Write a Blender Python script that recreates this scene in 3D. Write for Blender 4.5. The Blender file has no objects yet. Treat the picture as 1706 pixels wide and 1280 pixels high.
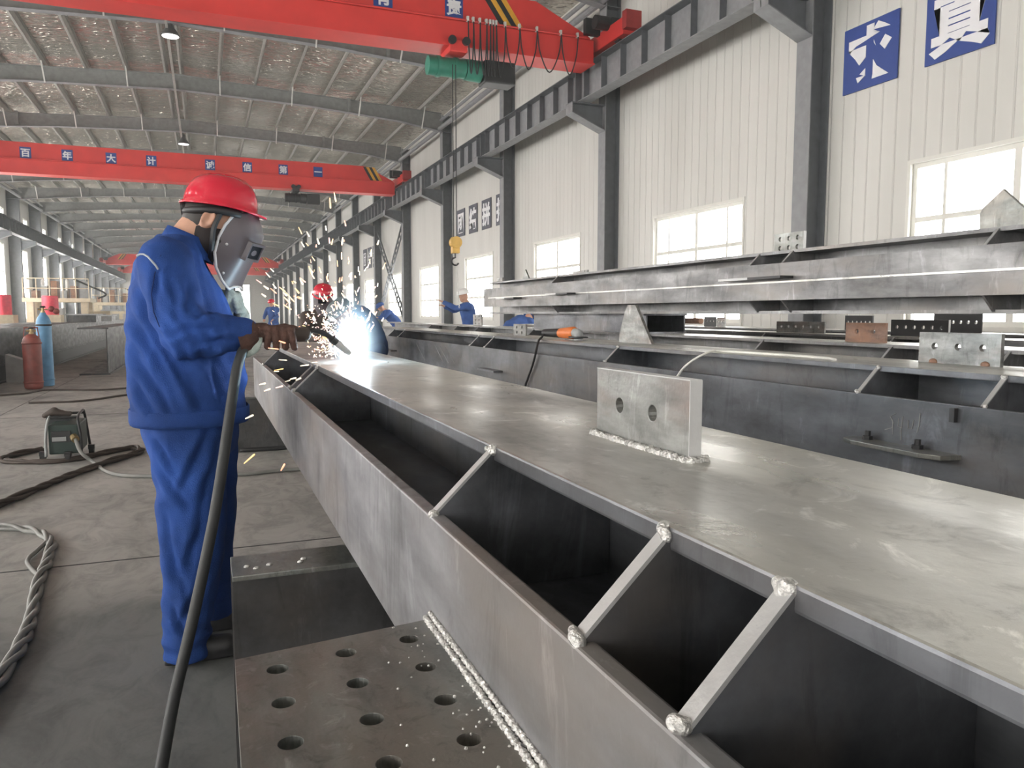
import bpy, bmesh, math, random
from mathutils import Vector, Matrix, noise
from mathutils.geometry import tessellate_polygon
random.seed(7)
S = bpy.context.scene
COL = S.collection
PI = math.pi

# ------------------------------------------------------------------ camera
F, VX, VY = 1280.0, 342.0, 523.0
PHI = math.atan((640 - VY) / F)
PSI = math.atan((853 - VX) / F * math.cos(PHI))
FW = Vector((math.sin(PSI) * math.cos(PHI), math.cos(PSI) * math.cos(PHI), -math.sin(PHI)))
RT = Vector((math.cos(PSI), -math.sin(PSI), 0))
UP = RT.cross(FW)
CAM = Vector((0, 0, 1.2))
cd = bpy.data.cameras.new('camera'); cam = bpy.data.objects.new('camera', cd); COL.objects.link(cam)
cam.matrix_world = Matrix.Translation(CAM) @ Matrix((RT, UP, -FW)).transposed().to_4x4()
cd.sensor_width = 36; cd.lens = F / 1706 * 36; cd.clip_start = 0.02; cd.clip_end = 400
S.camera = cam

def ray(px, py): return FW + RT * ((px - 853) / F) + UP * ((640 - py) / F)
def at_x(px, py, x): d = ray(px, py); return CAM + d * (x / d.x)
def at_y(px, py, y): d = ray(px, py); return CAM + d * (y / d.y)
def at_z(px, py, z): d = ray(px, py); return CAM + d * ((z - CAM.z) / d.z)

# ------------------------------------------------------------------ materials
def new_mat(name):
    m = bpy.data.materials.new(name); m.use_nodes = True
    nt = m.node_tree
    return m, nt, nt.nodes['Principled BSDF']
def N(nt, t, **kw):
    n = nt.nodes.new(t)
    for k, v in kw.items():
        if k.startswith('i_'):
            n.inputs[k[2:].replace('_', ' ')].default_value = v
        else: setattr(n, k, v)
    return n
def rgb(c): return (c[0], c[1], c[2], 1)
def ramp(nt, fac, stops):
    r = nt.nodes.new('ShaderNodeValToRGB'); e = r.color_ramp.elements
    e[0].position, e[0].color = stops[0][0], rgb(stops[0][1])
    e[1].position, e[1].color = stops[-1][0], rgb(stops[-1][1])
    for p, c in stops[1:-1]:
        x = e.new(p); x.color = rgb(c)
    nt.links.new(fac, r.inputs[0]); return r
def coords(nt, scale=(1, 1, 1)):
    g = nt.nodes.new('ShaderNodeNewGeometry'); mp = nt.nodes.new('ShaderNodeMapping')
    mp.inputs['Scale'].default_value = scale
    nt.links.new(g.outputs['Position'], mp.inputs[0]); return mp.outputs[0]
def simple(name, c, rough=.5, metal=0, spec=.5, var=.12, nscale=8, bump=0, bscale=40, coat=0):
    m, nt, b = new_mat(name)
    v = coords(nt)
    n = N(nt, 'ShaderNodeTexNoise', i_Scale=nscale, i_Detail=4); nt.links.new(v, n.inputs['Vector'])
    lo = tuple(x * (1 - var) for x in c); hi = tuple(min(1, x * (1 + var)) for x in c)
    r = ramp(nt, n.outputs[0], [(.3, lo), (.7, hi)])
    nt.links.new(r.outputs[0], b.inputs['Base Color'])
    b.inputs['Roughness'].default_value = rough; b.inputs['Metallic'].default_value = metal
    b.inputs['Specular IOR Level'].default_value = spec
    if coat: b.inputs['Coat Weight'].default_value = coat; b.inputs['Coat Roughness'].default_value = .1
    if bump:
        n2 = N(nt, 'ShaderNodeTexNoise', i_Scale=bscale, i_Detail=5); nt.links.new(v, n2.inputs['Vector'])
        bp = N(nt, 'ShaderNodeBump', i_Strength=bump, i_Distance=.01); nt.links.new(n2.outputs[0], bp.inputs['Height'])
        nt.links.new(bp.outputs[0], b.inputs['Normal'])
    return m
def emit(name, c, s):
    m, nt, b = new_mat(name)
    b.inputs['Base Color'].default_value = rgb((.8, .8, .8)); b.inputs['Emission Color'].default_value = rgb(c)
    b.inputs['Emission Strength'].default_value = s; return m
def steel(name, base, rust, rough=(.3, .5), metal=.55, rustamt=.62, sc=1.0):
    m, nt, b = new_mat(name)
    v = coords(nt, (1, .35, 1)); v2 = coords(nt)
    n = N(nt, 'ShaderNodeTexNoise', i_Scale=5 * sc, i_Detail=7, i_Roughness=.65); nt.links.new(v, n.inputs['Vector'])
    r = ramp(nt, n.outputs[0], [(.28, tuple(x * .42 for x in base)), (.47, base), (.72, tuple(min(.9, x * 1.9) for x in base))])
    n2 = N(nt, 'ShaderNodeTexNoise', i_Scale=3.3 * sc, i_Detail=6, i_Roughness=.6); nt.links.new(v, n2.inputs['Vector'])
    r2 = ramp(nt, n2.outputs[0], [(rustamt - .12, (0, 0, 0)), (rustamt + .08, (1, 1, 1))])
    mx = N(nt, 'ShaderNodeMix', data_type='RGBA')
    nt.links.new(r2.outputs[0], mx.inputs[0]); nt.links.new(r.outputs[0], mx.inputs[6]); mx.inputs[7].default_value = rgb(rust)
    # scuffs and drag marks
    vs = coords(nt, (1.0, .8, .22)); ns = N(nt, 'ShaderNodeTexNoise', i_Scale=13 * sc, i_Detail=6, i_Roughness=.7, i_Distortion=.8); nt.links.new(vs, ns.inputs['Vector'])
    rs = ramp(nt, ns.outputs[0], [(.30, (.6, .6, .6)), (.45, (1, 1, 1)), (.58, (1, 1, 1)), (.74, (1.75, 1.75, 1.8))])
    ms = N(nt, 'ShaderNodeMix', data_type='RGBA', blend_type='MULTIPLY'); ms.inputs[0].default_value = 1
    nt.links.new(mx.outputs[2], ms.inputs[6]); nt.links.new(rs.outputs[0], ms.inputs[7])
    nt.links.new(ms.outputs[2], b.inputs['Base Color'])
    n3 = N(nt, 'ShaderNodeTexNoise', i_Scale=9 * sc, i_Detail=5); nt.links.new(v, n3.inputs['Vector'])
    mr = N(nt, 'ShaderNodeMapRange'); mr.inputs[1].default_value = .3; mr.inputs[2].default_value = .7
    mr.inputs[3].default_value = rough[0]; mr.inputs[4].default_value = rough[1]
    nt.links.new(n3.outputs[0], mr.inputs[0]); nt.links.new(mr.outputs[0], b.inputs['Roughness'])
    b.inputs['Metallic'].default_value = metal
    n4 = N(nt, 'ShaderNodeTexNoise', i_Scale=70 * sc, i_Detail=4); nt.links.new(v2, n4.inputs['Vector'])
    bp = N(nt, 'ShaderNodeBump', i_Strength=.12, i_Distance=.003); nt.links.new(n4.outputs[0], bp.inputs['Height'])
    nt.links.new(bp.outputs[0], b.inputs['Normal'])
    return m

M = {}
M['steel'] = steel('mill_scale_steel', (.10, .104, .114), (.14, .125, .115), metal=.4)
M['steel_dark'] = steel('dark_mill_steel', (.06, .06, .062), (.09, .08, .072), metal=.4)
M['steel_far'] = steel('weathered_steel', (.15, .15, .152), (.185, .17, .158), metal=.4, rustamt=.6)
M['steel_top'] = steel('sheen_top_steel', (.40, .40, .385), (.62, .61, .56), rough=(.25, .46), metal=.62, rustamt=.52)  # paler base: grazing wall reflection put into the top's colour
M['plate'] = steel('cut_plate_steel', (.165, .174, .166), (.2, .188, .168), rough=(.28, .42), metal=.5, rustamt=.57, sc=2.5)
M['flange'] = steel('flange_steel', (.215, .213, .222), (.23, .205, .19), rough=(.34, .5), metal=.4, rustamt=.58)
M['tab'] = steel('tab_steel', (.19, .192, .185), (.21, .172, .155), rough=(.3, .45), metal=.45, rustamt=.6, sc=3)
M['rusty'] = steel('rusty_plate', (.2, .13, .1), (.3, .16, .1), rough=(.5, .7), metal=.3, rustamt=.5, sc=3)
M['ground'] = simple('ground_steel_edge', (.43, .43, .43), .42, .3, bump=.2)
M['weld'] = simple('weld_bead_metal', (.62, .61, .59), .35, .6, var=.35, nscale=150, bump=.8, bscale=160)
M['paint_grey'] = simple('dark_grey_paint', (.125, .133, .145), .5)
M['paint_grey2'] = simple('grey_paint', (.235, .24, .25), .5)
M['roof_steel'] = simple('roof_frame_paint', (.25, .257, .25), .55)
M['purlin'] = simple('galvanised_purlin', (.36, .35, .325), .5, .2)
M['rod'] = simple('pale_rod', (.6, .6, .57), .5)
M['crane_red'] = simple('crane_red_paint', (.68, .05, .045), .38, var=.08, nscale=2)
M['crane_dark'] = simple('dark_red_paint', (.35, .03, .03), .5)
M['black'] = simple('black_rubber', (.018, .018, .02), .55)
M['blackm'] = simple('black_metal', (.03, .03, .032), .45, .2)
M['yellow'] = simple('yellow_paint', (.75, .38, .04), .5)
M['hoist_green'] = simple('green_drum', (.03, .2, .14), .45)
M['sign_blue'] = simple('sign_blue', (.025, .06, .26), .5, var=.05)
M['sign_grey'] = simple('sign_slate', (.055, .06, .085), .5, var=.05)
M['letter'] = simple('sign_white', (.8, .8, .82), .5, var=.03)
M['fabric'] = simple('blue_workwear', (.02, .06, .235), .82, var=.3, nscale=5, bump=.35, bscale=260, spec=.2)
M['fabric_far'] = simple('blue_workwear_worn', (.05, .10, .28), .85, var=.2, spec=.2)
M['navy'] = simple('navy_workwear', (.02, .035, .12), .85, var=.25, spec=.2)
M['helmet'] = simple('red_helmet_shell', (.62, .012, .04), .22, var=.06, nscale=3, coat=.5)
M['helmet_white'] = simple('white_helmet_shell', (.8, .8, .78), .3, var=.04)
M['skin'] = simple('skin', (.52, .29, .2), .55, var=.1, nscale=20)
M['face_shade'] = simple('dark_face_shade', (.022, .016, .016), .85)
M['hair'] = simple('hair', (.02, .016, .014), .6)
M['glove'] = simple('brown_leather_glove', (.075, .035, .026), .75, var=.35, nscale=25, bump=.5, bscale=120)
M['glove_pale'] = simple('arc_lit_canvas_glove', (.36, .42, .39), .8, var=.3, nscale=18, bump=.5, bscale=120)  # pale canvas with the arc's teal light put into its colour
M['shield'] = simple('shield_fibre', (.105, .09, .1), .45, var=.2, nscale=9)
M['rim'] = simple('shield_rim', (.6, .58, .58), .4)
M['dark_glass'] = simple('welding_glass', (.01, .012, .016), .45, spec=.06)
M['stitch'] = simple('grey_piping', (.4, .44, .5), .7)
M['cable'] = simple('cable_sheath', (.032, .034, .036), .6)
M['cable_grey'] = simple('grey_cable_sheath', (.2, .2, .19), .6)
M['cable_brown'] = simple('dusty_hose', (.06, .045, .038), .7)
M['green_dark'] = simple('dark_green_housing', (.02, .04, .034), .45)
M['panel_grey'] = simple('grey_panel', (.3, .31, .31), .5)
M['cyl_red'] = simple('maroon_cylinder_paint', (.2, .05, .04), .5, var=.3, nscale=6)
M['cyl_blue'] = simple('blue_cylinder_paint', (.11, .27, .45), .5, var=.15)
M['brass'] = simple('valve_brass', (.4, .3, .16), .4, .7)
M['cream'] = simple('cream_machine_paint', (.58, .5, .36), .5, var=.1)
M['pink'] = simple('bright_red_drum', (.75, .06, .1), .5)
M['orange'] = simple('orange_tool_case', (.62, .17, .04), .45)
M['crate'] = simple('pale_lid', (.4, .4, .41), .6)
M['conc'] = simple('concrete_block', (.3, .29, .28), .8)
M['glint'] = simple('glint_line', (.2, .2, .2), .6)
M['chalk'] = simple('chalk_line', (.3, .295, .285), .9)
M['frame_white'] = simple('window_frame_white', (.72, .71, .66), .45, var=.03)
M['lamp'] = simple('lamp_shade_metal', (.13, .13, .13), .5, .3)
M['hook_y'] = simple('hook_block_yellow', (.65, .4, .1), .5)
M['pane'] = emit('daylit_glass', (1.0, .985, .95), 9.0)
M['pane_left'] = emit('daylit_glass_strip', (1.0, .975, .94), 24.0)
M['pane_fill'] = emit('added_front_light', (1.0, .98, .96), 1.6)
M['lamp_face'] = emit('lamp_diffuser', (1, 1, 1), 1.6)
M['spark_y'] = emit('spark_yellow', (1, .56, .11), 1.3)
M['spark_o'] = emit('spark_orange', (1, .34, .12), 1.3)
M['spark_w'] = emit('spark_white', (1, .82, .56), 1.2)
M['spark_p'] = emit('spark_pink', (1, .5, .42), 1.2)
M['hat_grey'] = simple('grey_helmet_shell', (.13, .16, .17), .5)
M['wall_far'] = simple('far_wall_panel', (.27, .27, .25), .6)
M['arc'] = emit('arc_plasma', (.86, .94, 1), 60)

def wall_mat():
    m, nt, b = new_mat('ribbed_wall_panel')
    g = nt.nodes.new('ShaderNodeNewGeometry'); sp = nt.nodes.new('ShaderNodeSeparateXYZ')
    nt.links.new(g.outputs['Position'], sp.inputs[0])
    mo = N(nt, 'ShaderNodeMath', operation='ADD'); nt.links.new(sp.outputs[0], mo.inputs[0]); nt.links.new(sp.outputs[1], mo.inputs[1])
    d = N(nt, 'ShaderNodeMath', operation='DIVIDE'); nt.links.new(mo.outputs[0], d.inputs[0]); d.inputs[1].default_value = .225
    fr = N(nt, 'ShaderNodeMath', operation='FRACT'); nt.links.new(d.outputs[0], fr.inputs[0])
    rp = ramp(nt, fr.outputs[0], [(0, (0, 0, 0)), (.04, (1, 1, 1)), (.9, (1, 1, 1)), (.96, (0, 0, 0))])
    bp = N(nt, 'ShaderNodeBump', i_Strength=.8, i_Distance=.012); nt.links.new(rp.outputs[0], bp.inputs['Height'])
    nt.links.new(bp.outputs[0], b.inputs['Normal'])
    v = coords(nt, (1, 1, .2)); n = N(nt, 'ShaderNodeTexNoise', i_Scale=1.3, i_Detail=5); nt.links.new(v, n.inputs['Vector'])
    r = ramp(nt, n.outputs[0], [(.3, (.60, .592, .555)), (.7, (.68, .672, .635))])
    nt.links.new(r.outputs[0], b.inputs['Base Color']); b.inputs['Roughness'].default_value = .45
    return m
M['wall'] = wall_mat()
def floor_mat():
    m, nt, b = new_mat('stained_concrete')
    v = coords(nt); v2 = coords(nt, (1, .6, 1))
    n = N(nt, 'ShaderNodeTexNoise', i_Scale=1.1, i_Detail=8, i_Roughness=.62, i_Distortion=.6); nt.links.new(v2, n.inputs['Vector'])
    r = ramp(nt, n.outputs[0], [(.28, (.15, .152, .15)), (.45, (.31, .298, .285)), (.72, (.43, .41, .39))])
    n2 = N(nt, 'ShaderNodeTexNoise', i_Scale=5.5, i_Detail=7, i_Roughness=.7, i_Distortion=1.2); nt.links.new(v2, n2.inputs['Vector'])
    r2 = ramp(nt, n2.outputs[0], [(.34, (.66, .68, .68)), (.55, (1, 1, 1))])
    # oily patch area in front of the welder (a stain of its own shape)
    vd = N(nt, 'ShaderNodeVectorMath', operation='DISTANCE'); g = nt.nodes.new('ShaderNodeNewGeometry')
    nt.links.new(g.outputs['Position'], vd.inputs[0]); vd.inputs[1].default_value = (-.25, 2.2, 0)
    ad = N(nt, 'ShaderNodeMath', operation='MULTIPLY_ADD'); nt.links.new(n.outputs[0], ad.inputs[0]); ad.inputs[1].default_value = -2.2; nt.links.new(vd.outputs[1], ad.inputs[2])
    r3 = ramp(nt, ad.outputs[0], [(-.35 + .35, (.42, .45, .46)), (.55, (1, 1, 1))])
    mx = N(nt, 'ShaderNodeMix', data_type='RGBA', blend_type='MULTIPLY'); mx.inputs[0].default_value = 1
    nt.links.new(r.outputs[0], mx.inputs[6]); nt.links.new(r2.outputs[0], mx.inputs[7])
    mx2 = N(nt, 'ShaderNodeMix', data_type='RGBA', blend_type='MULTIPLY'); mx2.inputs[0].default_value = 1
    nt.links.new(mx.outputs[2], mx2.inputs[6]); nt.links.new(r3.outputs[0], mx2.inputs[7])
    nt.links.new(mx2.outputs[2], b.inputs['Base Color'])
    b.inputs['Roughness'].default_value = .62; b.inputs['Specular IOR Level'].default_value = .35
    n4 = N(nt, 'ShaderNodeTexNoise', i_Scale=45, i_Detail=5); nt.links.new(v, n4.inputs['Vector'])
    bp = N(nt, 'ShaderNodeBump', i_Strength=.15, i_Distance=.006); nt.links.new(n4.outputs[0], bp.inputs['Height'])
    nt.links.new(bp.outputs[0], b.inputs['Normal'])
    return m
M['floor'] = floor_mat()
def foil_mat():
    m, nt, b = new_mat('silver_foil_insulation')
    v = coords(nt, (1, 2.2, 1))
    n = N(nt, 'ShaderNodeTexNoise', i_Scale=4.5, i_Detail=9, i_Roughness=.72, i_Distortion=2.2); nt.links.new(v, n.inputs['Vector'])
    r = ramp(nt, n.outputs[0], [(.32, (.37, .345, .30)), (.5, (.59, .56, .50)), (.68, (.86, .83, .75))]); nt.links.new(r.outputs[0], b.inputs['Base Color'])  # bright ramp streaks paint the foil's glints
    b.inputs['Metallic'].default_value = .75; b.inputs['Roughness'].default_value = .27
    nr = N(nt, 'ShaderNodeTexNoise', i_Scale=2.6, i_Detail=7, i_Roughness=.62, i_Distortion=1.2); nr.noise_type = 'RIDGED_MULTIFRACTAL'; nt.links.new(v, nr.inputs['Vector'])
    bp = N(nt, 'ShaderNodeBump', i_Strength=1.0, i_Distance=.16); nt.links.new(nr.outputs[0], bp.inputs['Height'])
    nt.links.new(bp.outputs[0], b.inputs['Normal'])
    return m
M['foil'] = foil_mat()

# ------------------------------------------------------------------ mesh building
class MB:
    def __init__(s): s.v = []; s.f = []; s.mi = []; s.m = 0
    def add(s, vs, fs):
        o = len(s.v); s.v += [Vector(p) for p in vs]
        for f in fs: s.f.append([i + o for i in f]); s.mi.append(s.m)
    def box(s, x0, x1, y0, y1, z0, z1):
        s.add([(x, y, z) for z in (z0, z1) for y in (y0, y1) for x in (x0, x1)],
              [(0, 2, 3, 1), (4, 5, 7, 6), (0, 1, 5, 4), (2, 6, 7, 3), (0, 4, 6, 2), (1, 3, 7, 5)]); return s
    def bar(s, p, q, w, h, up=(0, 0, 1)):
        p, q = Vector(p), Vector(q); d = (q - p).normalized(); up = Vector(up)
        if abs(d.dot(up)) > .98: up = Vector((1, 0, 0))
        a = d.cross(up).normalized(); b = a.cross(d)
        vs = [c + a * (i * w / 2) + b * (j * h / 2) for c in (p, q) for i, j in ((-1, -1), (1, -1), (1, 1), (-1, 1))]
        s.add(vs, [(3, 2, 1, 0), (4, 5, 6, 7), (0, 1, 5, 4), (1, 2, 6, 5), (2, 3, 7, 6), (3, 0, 4, 7)]); return s
    def prism(s, pts, ext):
        """polygon (list of 3-D points, any number) pushed along ext"""
        n = len(pts); e = Vector(ext); a = [Vector(p) for p in pts]; b = [p + e for p in a]
        s.add(a + b, [list(range(n))[::-1], list(range(n, 2 * n))] + [[i, (i + 1) % n, n + (i + 1) % n, n + i] for i in range(n)]); return s
    def holed(s, outer, holes, ext):
        """flat plate with holes: outer loop and hole loops of 3-D points, pushed along ext"""
        loops = [[Vector(p) for p in outer]] + [[Vector(p) for p in h] for h in holes]
        flat = [p for l in loops for p in l]; tri = tessellate_polygon(loops); n = len(flat); e = Vector(ext)
        fs = [tuple(t) for t in tri] + [tuple(i + n for i in t[::-1]) for t in tri]
        o = 0
        for l in loops:
            k = len(l)
            fs += [(o + i, o + (i + 1) % k, n + o + (i + 1) % k, n + o + i) for i in range(k)]; o += k
        s.add(flat + [p + e for p in flat], fs); return s
    def tube(s, pts, r, seg=8, cap=True, close=False):
        pts = [Vector(p) for p in pts]; n = len(pts); rs = r if isinstance(r, (list, tuple)) else [r] * n
        rings = []; prev = None
        for i, p in enumerate(pts):
            if close: d = pts[(i + 1) % n] - pts[i - 1]
            else: d = pts[min(i + 1, n - 1)] - pts[max(i - 1, 0)]
            d = d.normalized() if d.length > 1e-9 else Vector((0, 0, 1))
            if prev is None:
                a = d.cross(Vector((0, 0, 1)))
                if a.length < .05: a = d.cross(Vector((1, 0, 0)))
            else: a = prev - d * prev.dot(d)
            a.normalize(); prev = a.copy(); b = d.cross(a)
            rings.append([p + (a * math.cos(t) + b * math.sin(t)) * rs[i] for t in [2 * PI * k / seg for k in range(seg)]])
        vs = [q for g in rings for q in g]; fs = []
        for i in range(n if close else n - 1):
            j = (i + 1) % n
            for k in range(seg): fs.append((i * seg + k, i * seg + (k + 1) % seg, j * seg + (k + 1) % seg, j * seg + k))
        if cap and not close: fs += [list(range(seg))[::-1], [(n - 1) * seg + k for k in range(seg)]]
        s.add(vs, fs); return s
    def lathe(s, c, prof, seg=20, axis=(0, 0, 1)):
        ax = Vector(axis).normalized(); a = ax.cross(Vector((0, 1, 0)) if abs(ax.y) < .9 else Vector((1, 0, 0))).normalized(); b = ax.cross(a); c = Vector(c)
        n = len(prof); vs = []
        for r, h in prof: vs += [c + ax * h + (a * math.cos(t) + b * math.sin(t)) * r for t in [2 * PI * k / seg for k in range(seg)]]
        fs = [(i * seg + k, i * seg + (k + 1) % seg, (i + 1) * seg + (k + 1) % seg, (i + 1) * seg + k) for i in range(n - 1) for k in range(seg)]
        fs += [list(range(seg))[::-1], [(n - 1) * seg + k for k in range(seg)]]
        s.add(vs, fs); return s
    def rings(s, rings, cap=True):
        seg = len(rings[0]); n = len(rings)
        vs = [q for g in rings for q in g]
        fs = [(i * seg + k, i * seg + (k + 1) % seg, (i + 1) * seg + (k + 1) % seg, (i + 1) * seg + k) for i in range(n - 1) for k in range(seg)]
        if cap: fs += [list(range(seg))[::-1], [(n - 1) * seg + k for k in range(seg)]]
        s.add(vs, fs); return s
    def ball(s, c, r, seg=12, sc=(1, 1, 1), rot=None):
        c = Vector(c); rr = []
        m = seg // 2 + 1
        for i in range(m + 1):
            t = PI * (i + .02 * (i == 0) - .02 * (i == m)) / m
            g = [Vector((math.sin(t) * math.cos(2 * PI * k / seg) * r * sc[0], math.sin(t) * math.sin(2 * PI * k / seg) * r * sc[1], -math.cos(t) * r * sc[2])) for k in range(seg)]
            if rot: g = [rot @ q for q in g]
            rr.append([c + q for q in g])
        return s.rings(rr)
    def limb(s, p0, r0, p1, r1, seg=14):
        """tapered capsule"""
        p0, p1 = Vector(p0), Vector(p1); d = p1 - p0; L = d.length; d.normalize()
        pts = []; rs = []
        for t in (88, 65, 45, 22): pts.append(p0 - d * r0 * math.sin(math.radians(t))); rs.append(r0 * math.cos(math.radians(t)))
        for k in range(5): pts.append(p0.lerp(p1, k / 4)); rs.append(r0 + (r1 - r0) * k / 4)
        for t in (22, 45, 65, 88): pts.append(p1 + d * r1 * math.sin(math.radians(t))); rs.append(r1 * math.cos(math.radians(t)))
        return s.tube(pts, rs, seg)
    def build(s, name, mats, parent=None, smooth=False, bevel=0, voxel=0, relax=0, warp=None, auto=None):
        org = parent.location.copy() if parent else Vector((0, 0, 0))
        pp = parent
        while pp is not None and pp.parent is not None: pp = pp.parent; org = org + pp.location
        if parent is None:
            lo = Vector((min(v[i] for v in s.v) for i in range(3))); hi = Vector((max(v[i] for v in s.v) for i in range(3)))
            org = Vector(((lo.x + hi.x) / 2, (lo.y + hi.y) / 2, lo.z))
        me = bpy.data.meshes.new(name)
        me.from_pydata([tuple(v - org) for v in s.v], [], s.f)
        if not isinstance(mats, (list, tuple)): mats = [mats]
        for m in mats: me.materials.append(m)
        for p, i in zip(me.polygons, s.mi): p.material_index = i
        bm = bmesh.new(); bm.from_mesh(me)
        bmesh.ops.recalc_face_normals(bm, faces=bm.faces[:])
        if bevel:
            ed = [e for e in bm.edges if len(e.link_faces) == 2 and e.calc_face_angle(0) > .6]
            bmesh.ops.bevel(bm, geom=ed, offset=bevel, segments=2, profile=.6, affect='EDGES', clamp_overlap=True)
        bm.to_mesh(me); bm.free()
        if voxel:
            t = bpy.data.objects.new('tmp', me); COL.objects.link(t)
            md = t.modifiers.new('r', 'REMESH'); md.mode = 'VOXEL'; md.voxel_size = voxel
            dg = bpy.context.evaluated_depsgraph_get(); me2 = bpy.data.meshes.new_from_object(t.evaluated_get(dg))
            bpy.data.objects.remove(t); bpy.data.meshes.remove(me); me = me2; me.name = name
            me.materials.clear()
            for m in mats: me.materials.append(m)
            bm = bmesh.new(); bm.from_mesh(me)
            for _ in range(relax): bmesh.ops.smooth_vert(bm, verts=bm.verts, factor=.5, use_axis_x=True, use_axis_y=True, use_axis_z=True)
            if warp:
                bm.normal_update()
                mv = [(v, warp(v.co + org, v.normal)) for v in bm.verts]
                for v, d in mv: v.co += v.normal * d
            bm.to_mesh(me); bm.free(); smooth = True
        if smooth:
            me.polygons.foreach_set('use_smooth', [True] * len(me.polygons))
            if auto:
                for e in me.edges: pass
                bm = bmesh.new(); bm.from_mesh(me)
                for e in bm.edges:
                    if len(e.link_faces) == 2 and e.calc_face_angle(0) > auto: e.smooth = False
                bm.to_mesh(me); bm.free()
        o = bpy.data.objects.new(name, me); COL.objects.link(o); o.location = org
        if parent: o.parent = parent; o.location = (0, 0, 0) if parent else org
        return o

def tag(o, label=None, cat=None, group=None, kind=None):
    if label: o['label'] = label
    if cat: o['category'] = cat
    if group: o['group'] = group
    if kind: o['kind'] = kind
    return o
def thing(name, loc, label, cat, group=None, kind=None):
    o = bpy.data.objects.new(name, None); COL.objects.link(o); o.location = Vector(loc); o.empty_display_size = .2
    return tag(o, label, cat, group, kind)
def circle(c, r, a, b, n=18):
    c, a, b = Vector(c), Vector(a), Vector(b)
    return [c + a * (r * math.cos(2 * PI * k / n)) + b * (r * math.sin(2 * PI * k / n)) for k in range(n)]
def spline(pts, n=8):
    pts = [Vector(p) for p in pts]; out = []
    P = [pts[0] * 2 - pts[1]] + pts + [pts[-1] * 2 - pts[-2]]
    for i in range(1, len(P) - 2):
        a, b, c, d = P[i - 1:i + 3]
        for k in range(n):
            t = k / n
            out.append(.5 * ((2 * b) + (c - a) * t + (2 * a - 5 * b + 4 * c - d) * t * t + (3 * b - a - 3 * c + d) * t ** 3))
    out.append(pts[-1]); return out
ORD = ['first', 'second', 'third', 'fourth', 'fifth', 'sixth', 'seventh', 'eighth', 'ninth', 'tenth', 'eleventh', 'twelfth', 'thirteenth', 'fourteenth',
       'fifteenth', 'sixteenth', 'seventeenth', 'eighteenth', 'nineteenth', 'twentieth', 'twenty-first', 'twenty-second']
def lettering(ch, c, size, xdir, ydir, mat, parent, thick=.008, bold=.028):
    """one raised character centred on c"""
    cu = bpy.data.curves.new('character', 'FONT'); cu.body = ch; cu.size = 1; cu.offset = bold; cu.resolution_u = 2
    t = bpy.data.objects.new('tmp', cu); COL.objects.link(t)
    me = bpy.data.meshes.new_from_object(t.evaluated_get(bpy.context.evaluated_depsgraph_get())); bpy.data.objects.remove(t)
    X, Y = Vector(xdir), Vector(ydir); Z = X.cross(Y); c = Vector(c)
    mb = MB(); vs = []
    for v in me.vertices:
        vs.append(c + X * ((v.co.x - .5) * size) + Y * ((v.co.y - .38) * size))
    n = len(vs); fs = [tuple(p.vertices) for p in me.polygons]
    cnt = {}
    for f in fs:
        for i in range(len(f)):
            k = (f[i], f[(i + 1) % len(f)]); cnt[k] = 1
    side = [(b, a, a + n, b + n) for (a, b) in cnt if (b, a) not in cnt]
    mb.add(vs + [v + Z * thick for v in vs], [f[::-1] for f in fs] + [tuple(i + n for i in f) for f in fs] + [(s[1], s[0], s[3], s[2]) for s in side])
    bpy.data.meshes.remove(me)
    return mb.build('lettering', mat, parent)

# ================================================================== THE HALL
XI, XW = 8.0, 8.35            # right column face, right wall face
LI, LW = -9.5, -10.1
RX = -.65                     # ridge
Y0, Y1 = -15.0, 105.5
YC = [8.93 + 6 * k for k in range(0, 17)]
def col_y(k): return 8.93 + 6 * k
def roof_z(x): return 8.66 - .046 * abs(x - RX)

tag(MB().box(LW - .3, XW + .3, Y0, Y1, -.2, 0).build('floor', M['floor']), 'grey stained concrete floor of the workshop', 'floor', kind='structure')
mb = MB()                                     # saw-cut joints: real dark strips let into the slab
for y in (4.11, 10.3, 16.5, 22.7, 29):
    mb.box(LW, XW, y - .006, y + .006, -.02, .0015)
mb.box(-2.3, -2.292, Y0, Y1, -.02, .0015)
tag(mb.build('trim_1', M['cable']), 'dark saw-cut joints running across the concrete floor', 'floor joint', kind='structure')

def wall_mesh(x, out, holes, name, label, depth=.13, ztop=8.75):
    """wall plane at x facing the hall, real openings with reveals; out = +1/-1 towards outside"""
    mb = MB(); ys = sorted({Y0, Y1} | {h[0] for h in holes} | {h[1] for h in holes})
    for a, b in zip(ys[:-1], ys[1:]):
        cut = sorted([(h[2], h[3]) for h in holes if h[0] <= a + 1e-6 and h[1] >= b - 1e-6]); z = 0
        for c0, c1 in cut + [(ztop, ztop)]:
            if c0 > z: mb.add([(x, a, z), (x, b, z), (x, b, c0), (x, a, c0)], [(0, 1, 2, 3)])
            z = c1
    for a, b, c, d in holes:
        xo = x + out * depth
        mb.add([(x, a, c), (x, b, c), (x, b, d), (x, a, d), (xo, a, c), (xo, b, c), (xo, b, d), (xo, a, d)],
               [(0, 4, 5, 1), (1, 5, 6, 2), (2, 6, 7, 3), (3, 7, 4, 0)])
    return tag(mb.build(name, M['wall']), label, 'wall', kind='structure')
RW = [(col_y(k) + 1.7, col_y(k) + 4.42, 1.05, 3.08) for k in range(-4, 16)]
wall_mesh(XW, 1, RW, 'wall_right', 'cream ribbed panel wall along the right side of the hall')
LWIN = [(col_y(k) - 3.0, col_y(k) - 1.3, .9, 5.0) for k in range(-3, 17)] + [(col_y(k) - 2.0, col_y(k) - .9, 6.1, 6.95) for k in range(-3, 17)]
wall_mesh(LW, -1, LWIN, 'wall_left', 'cream panel wall with tall window strips on the left side')
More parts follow.
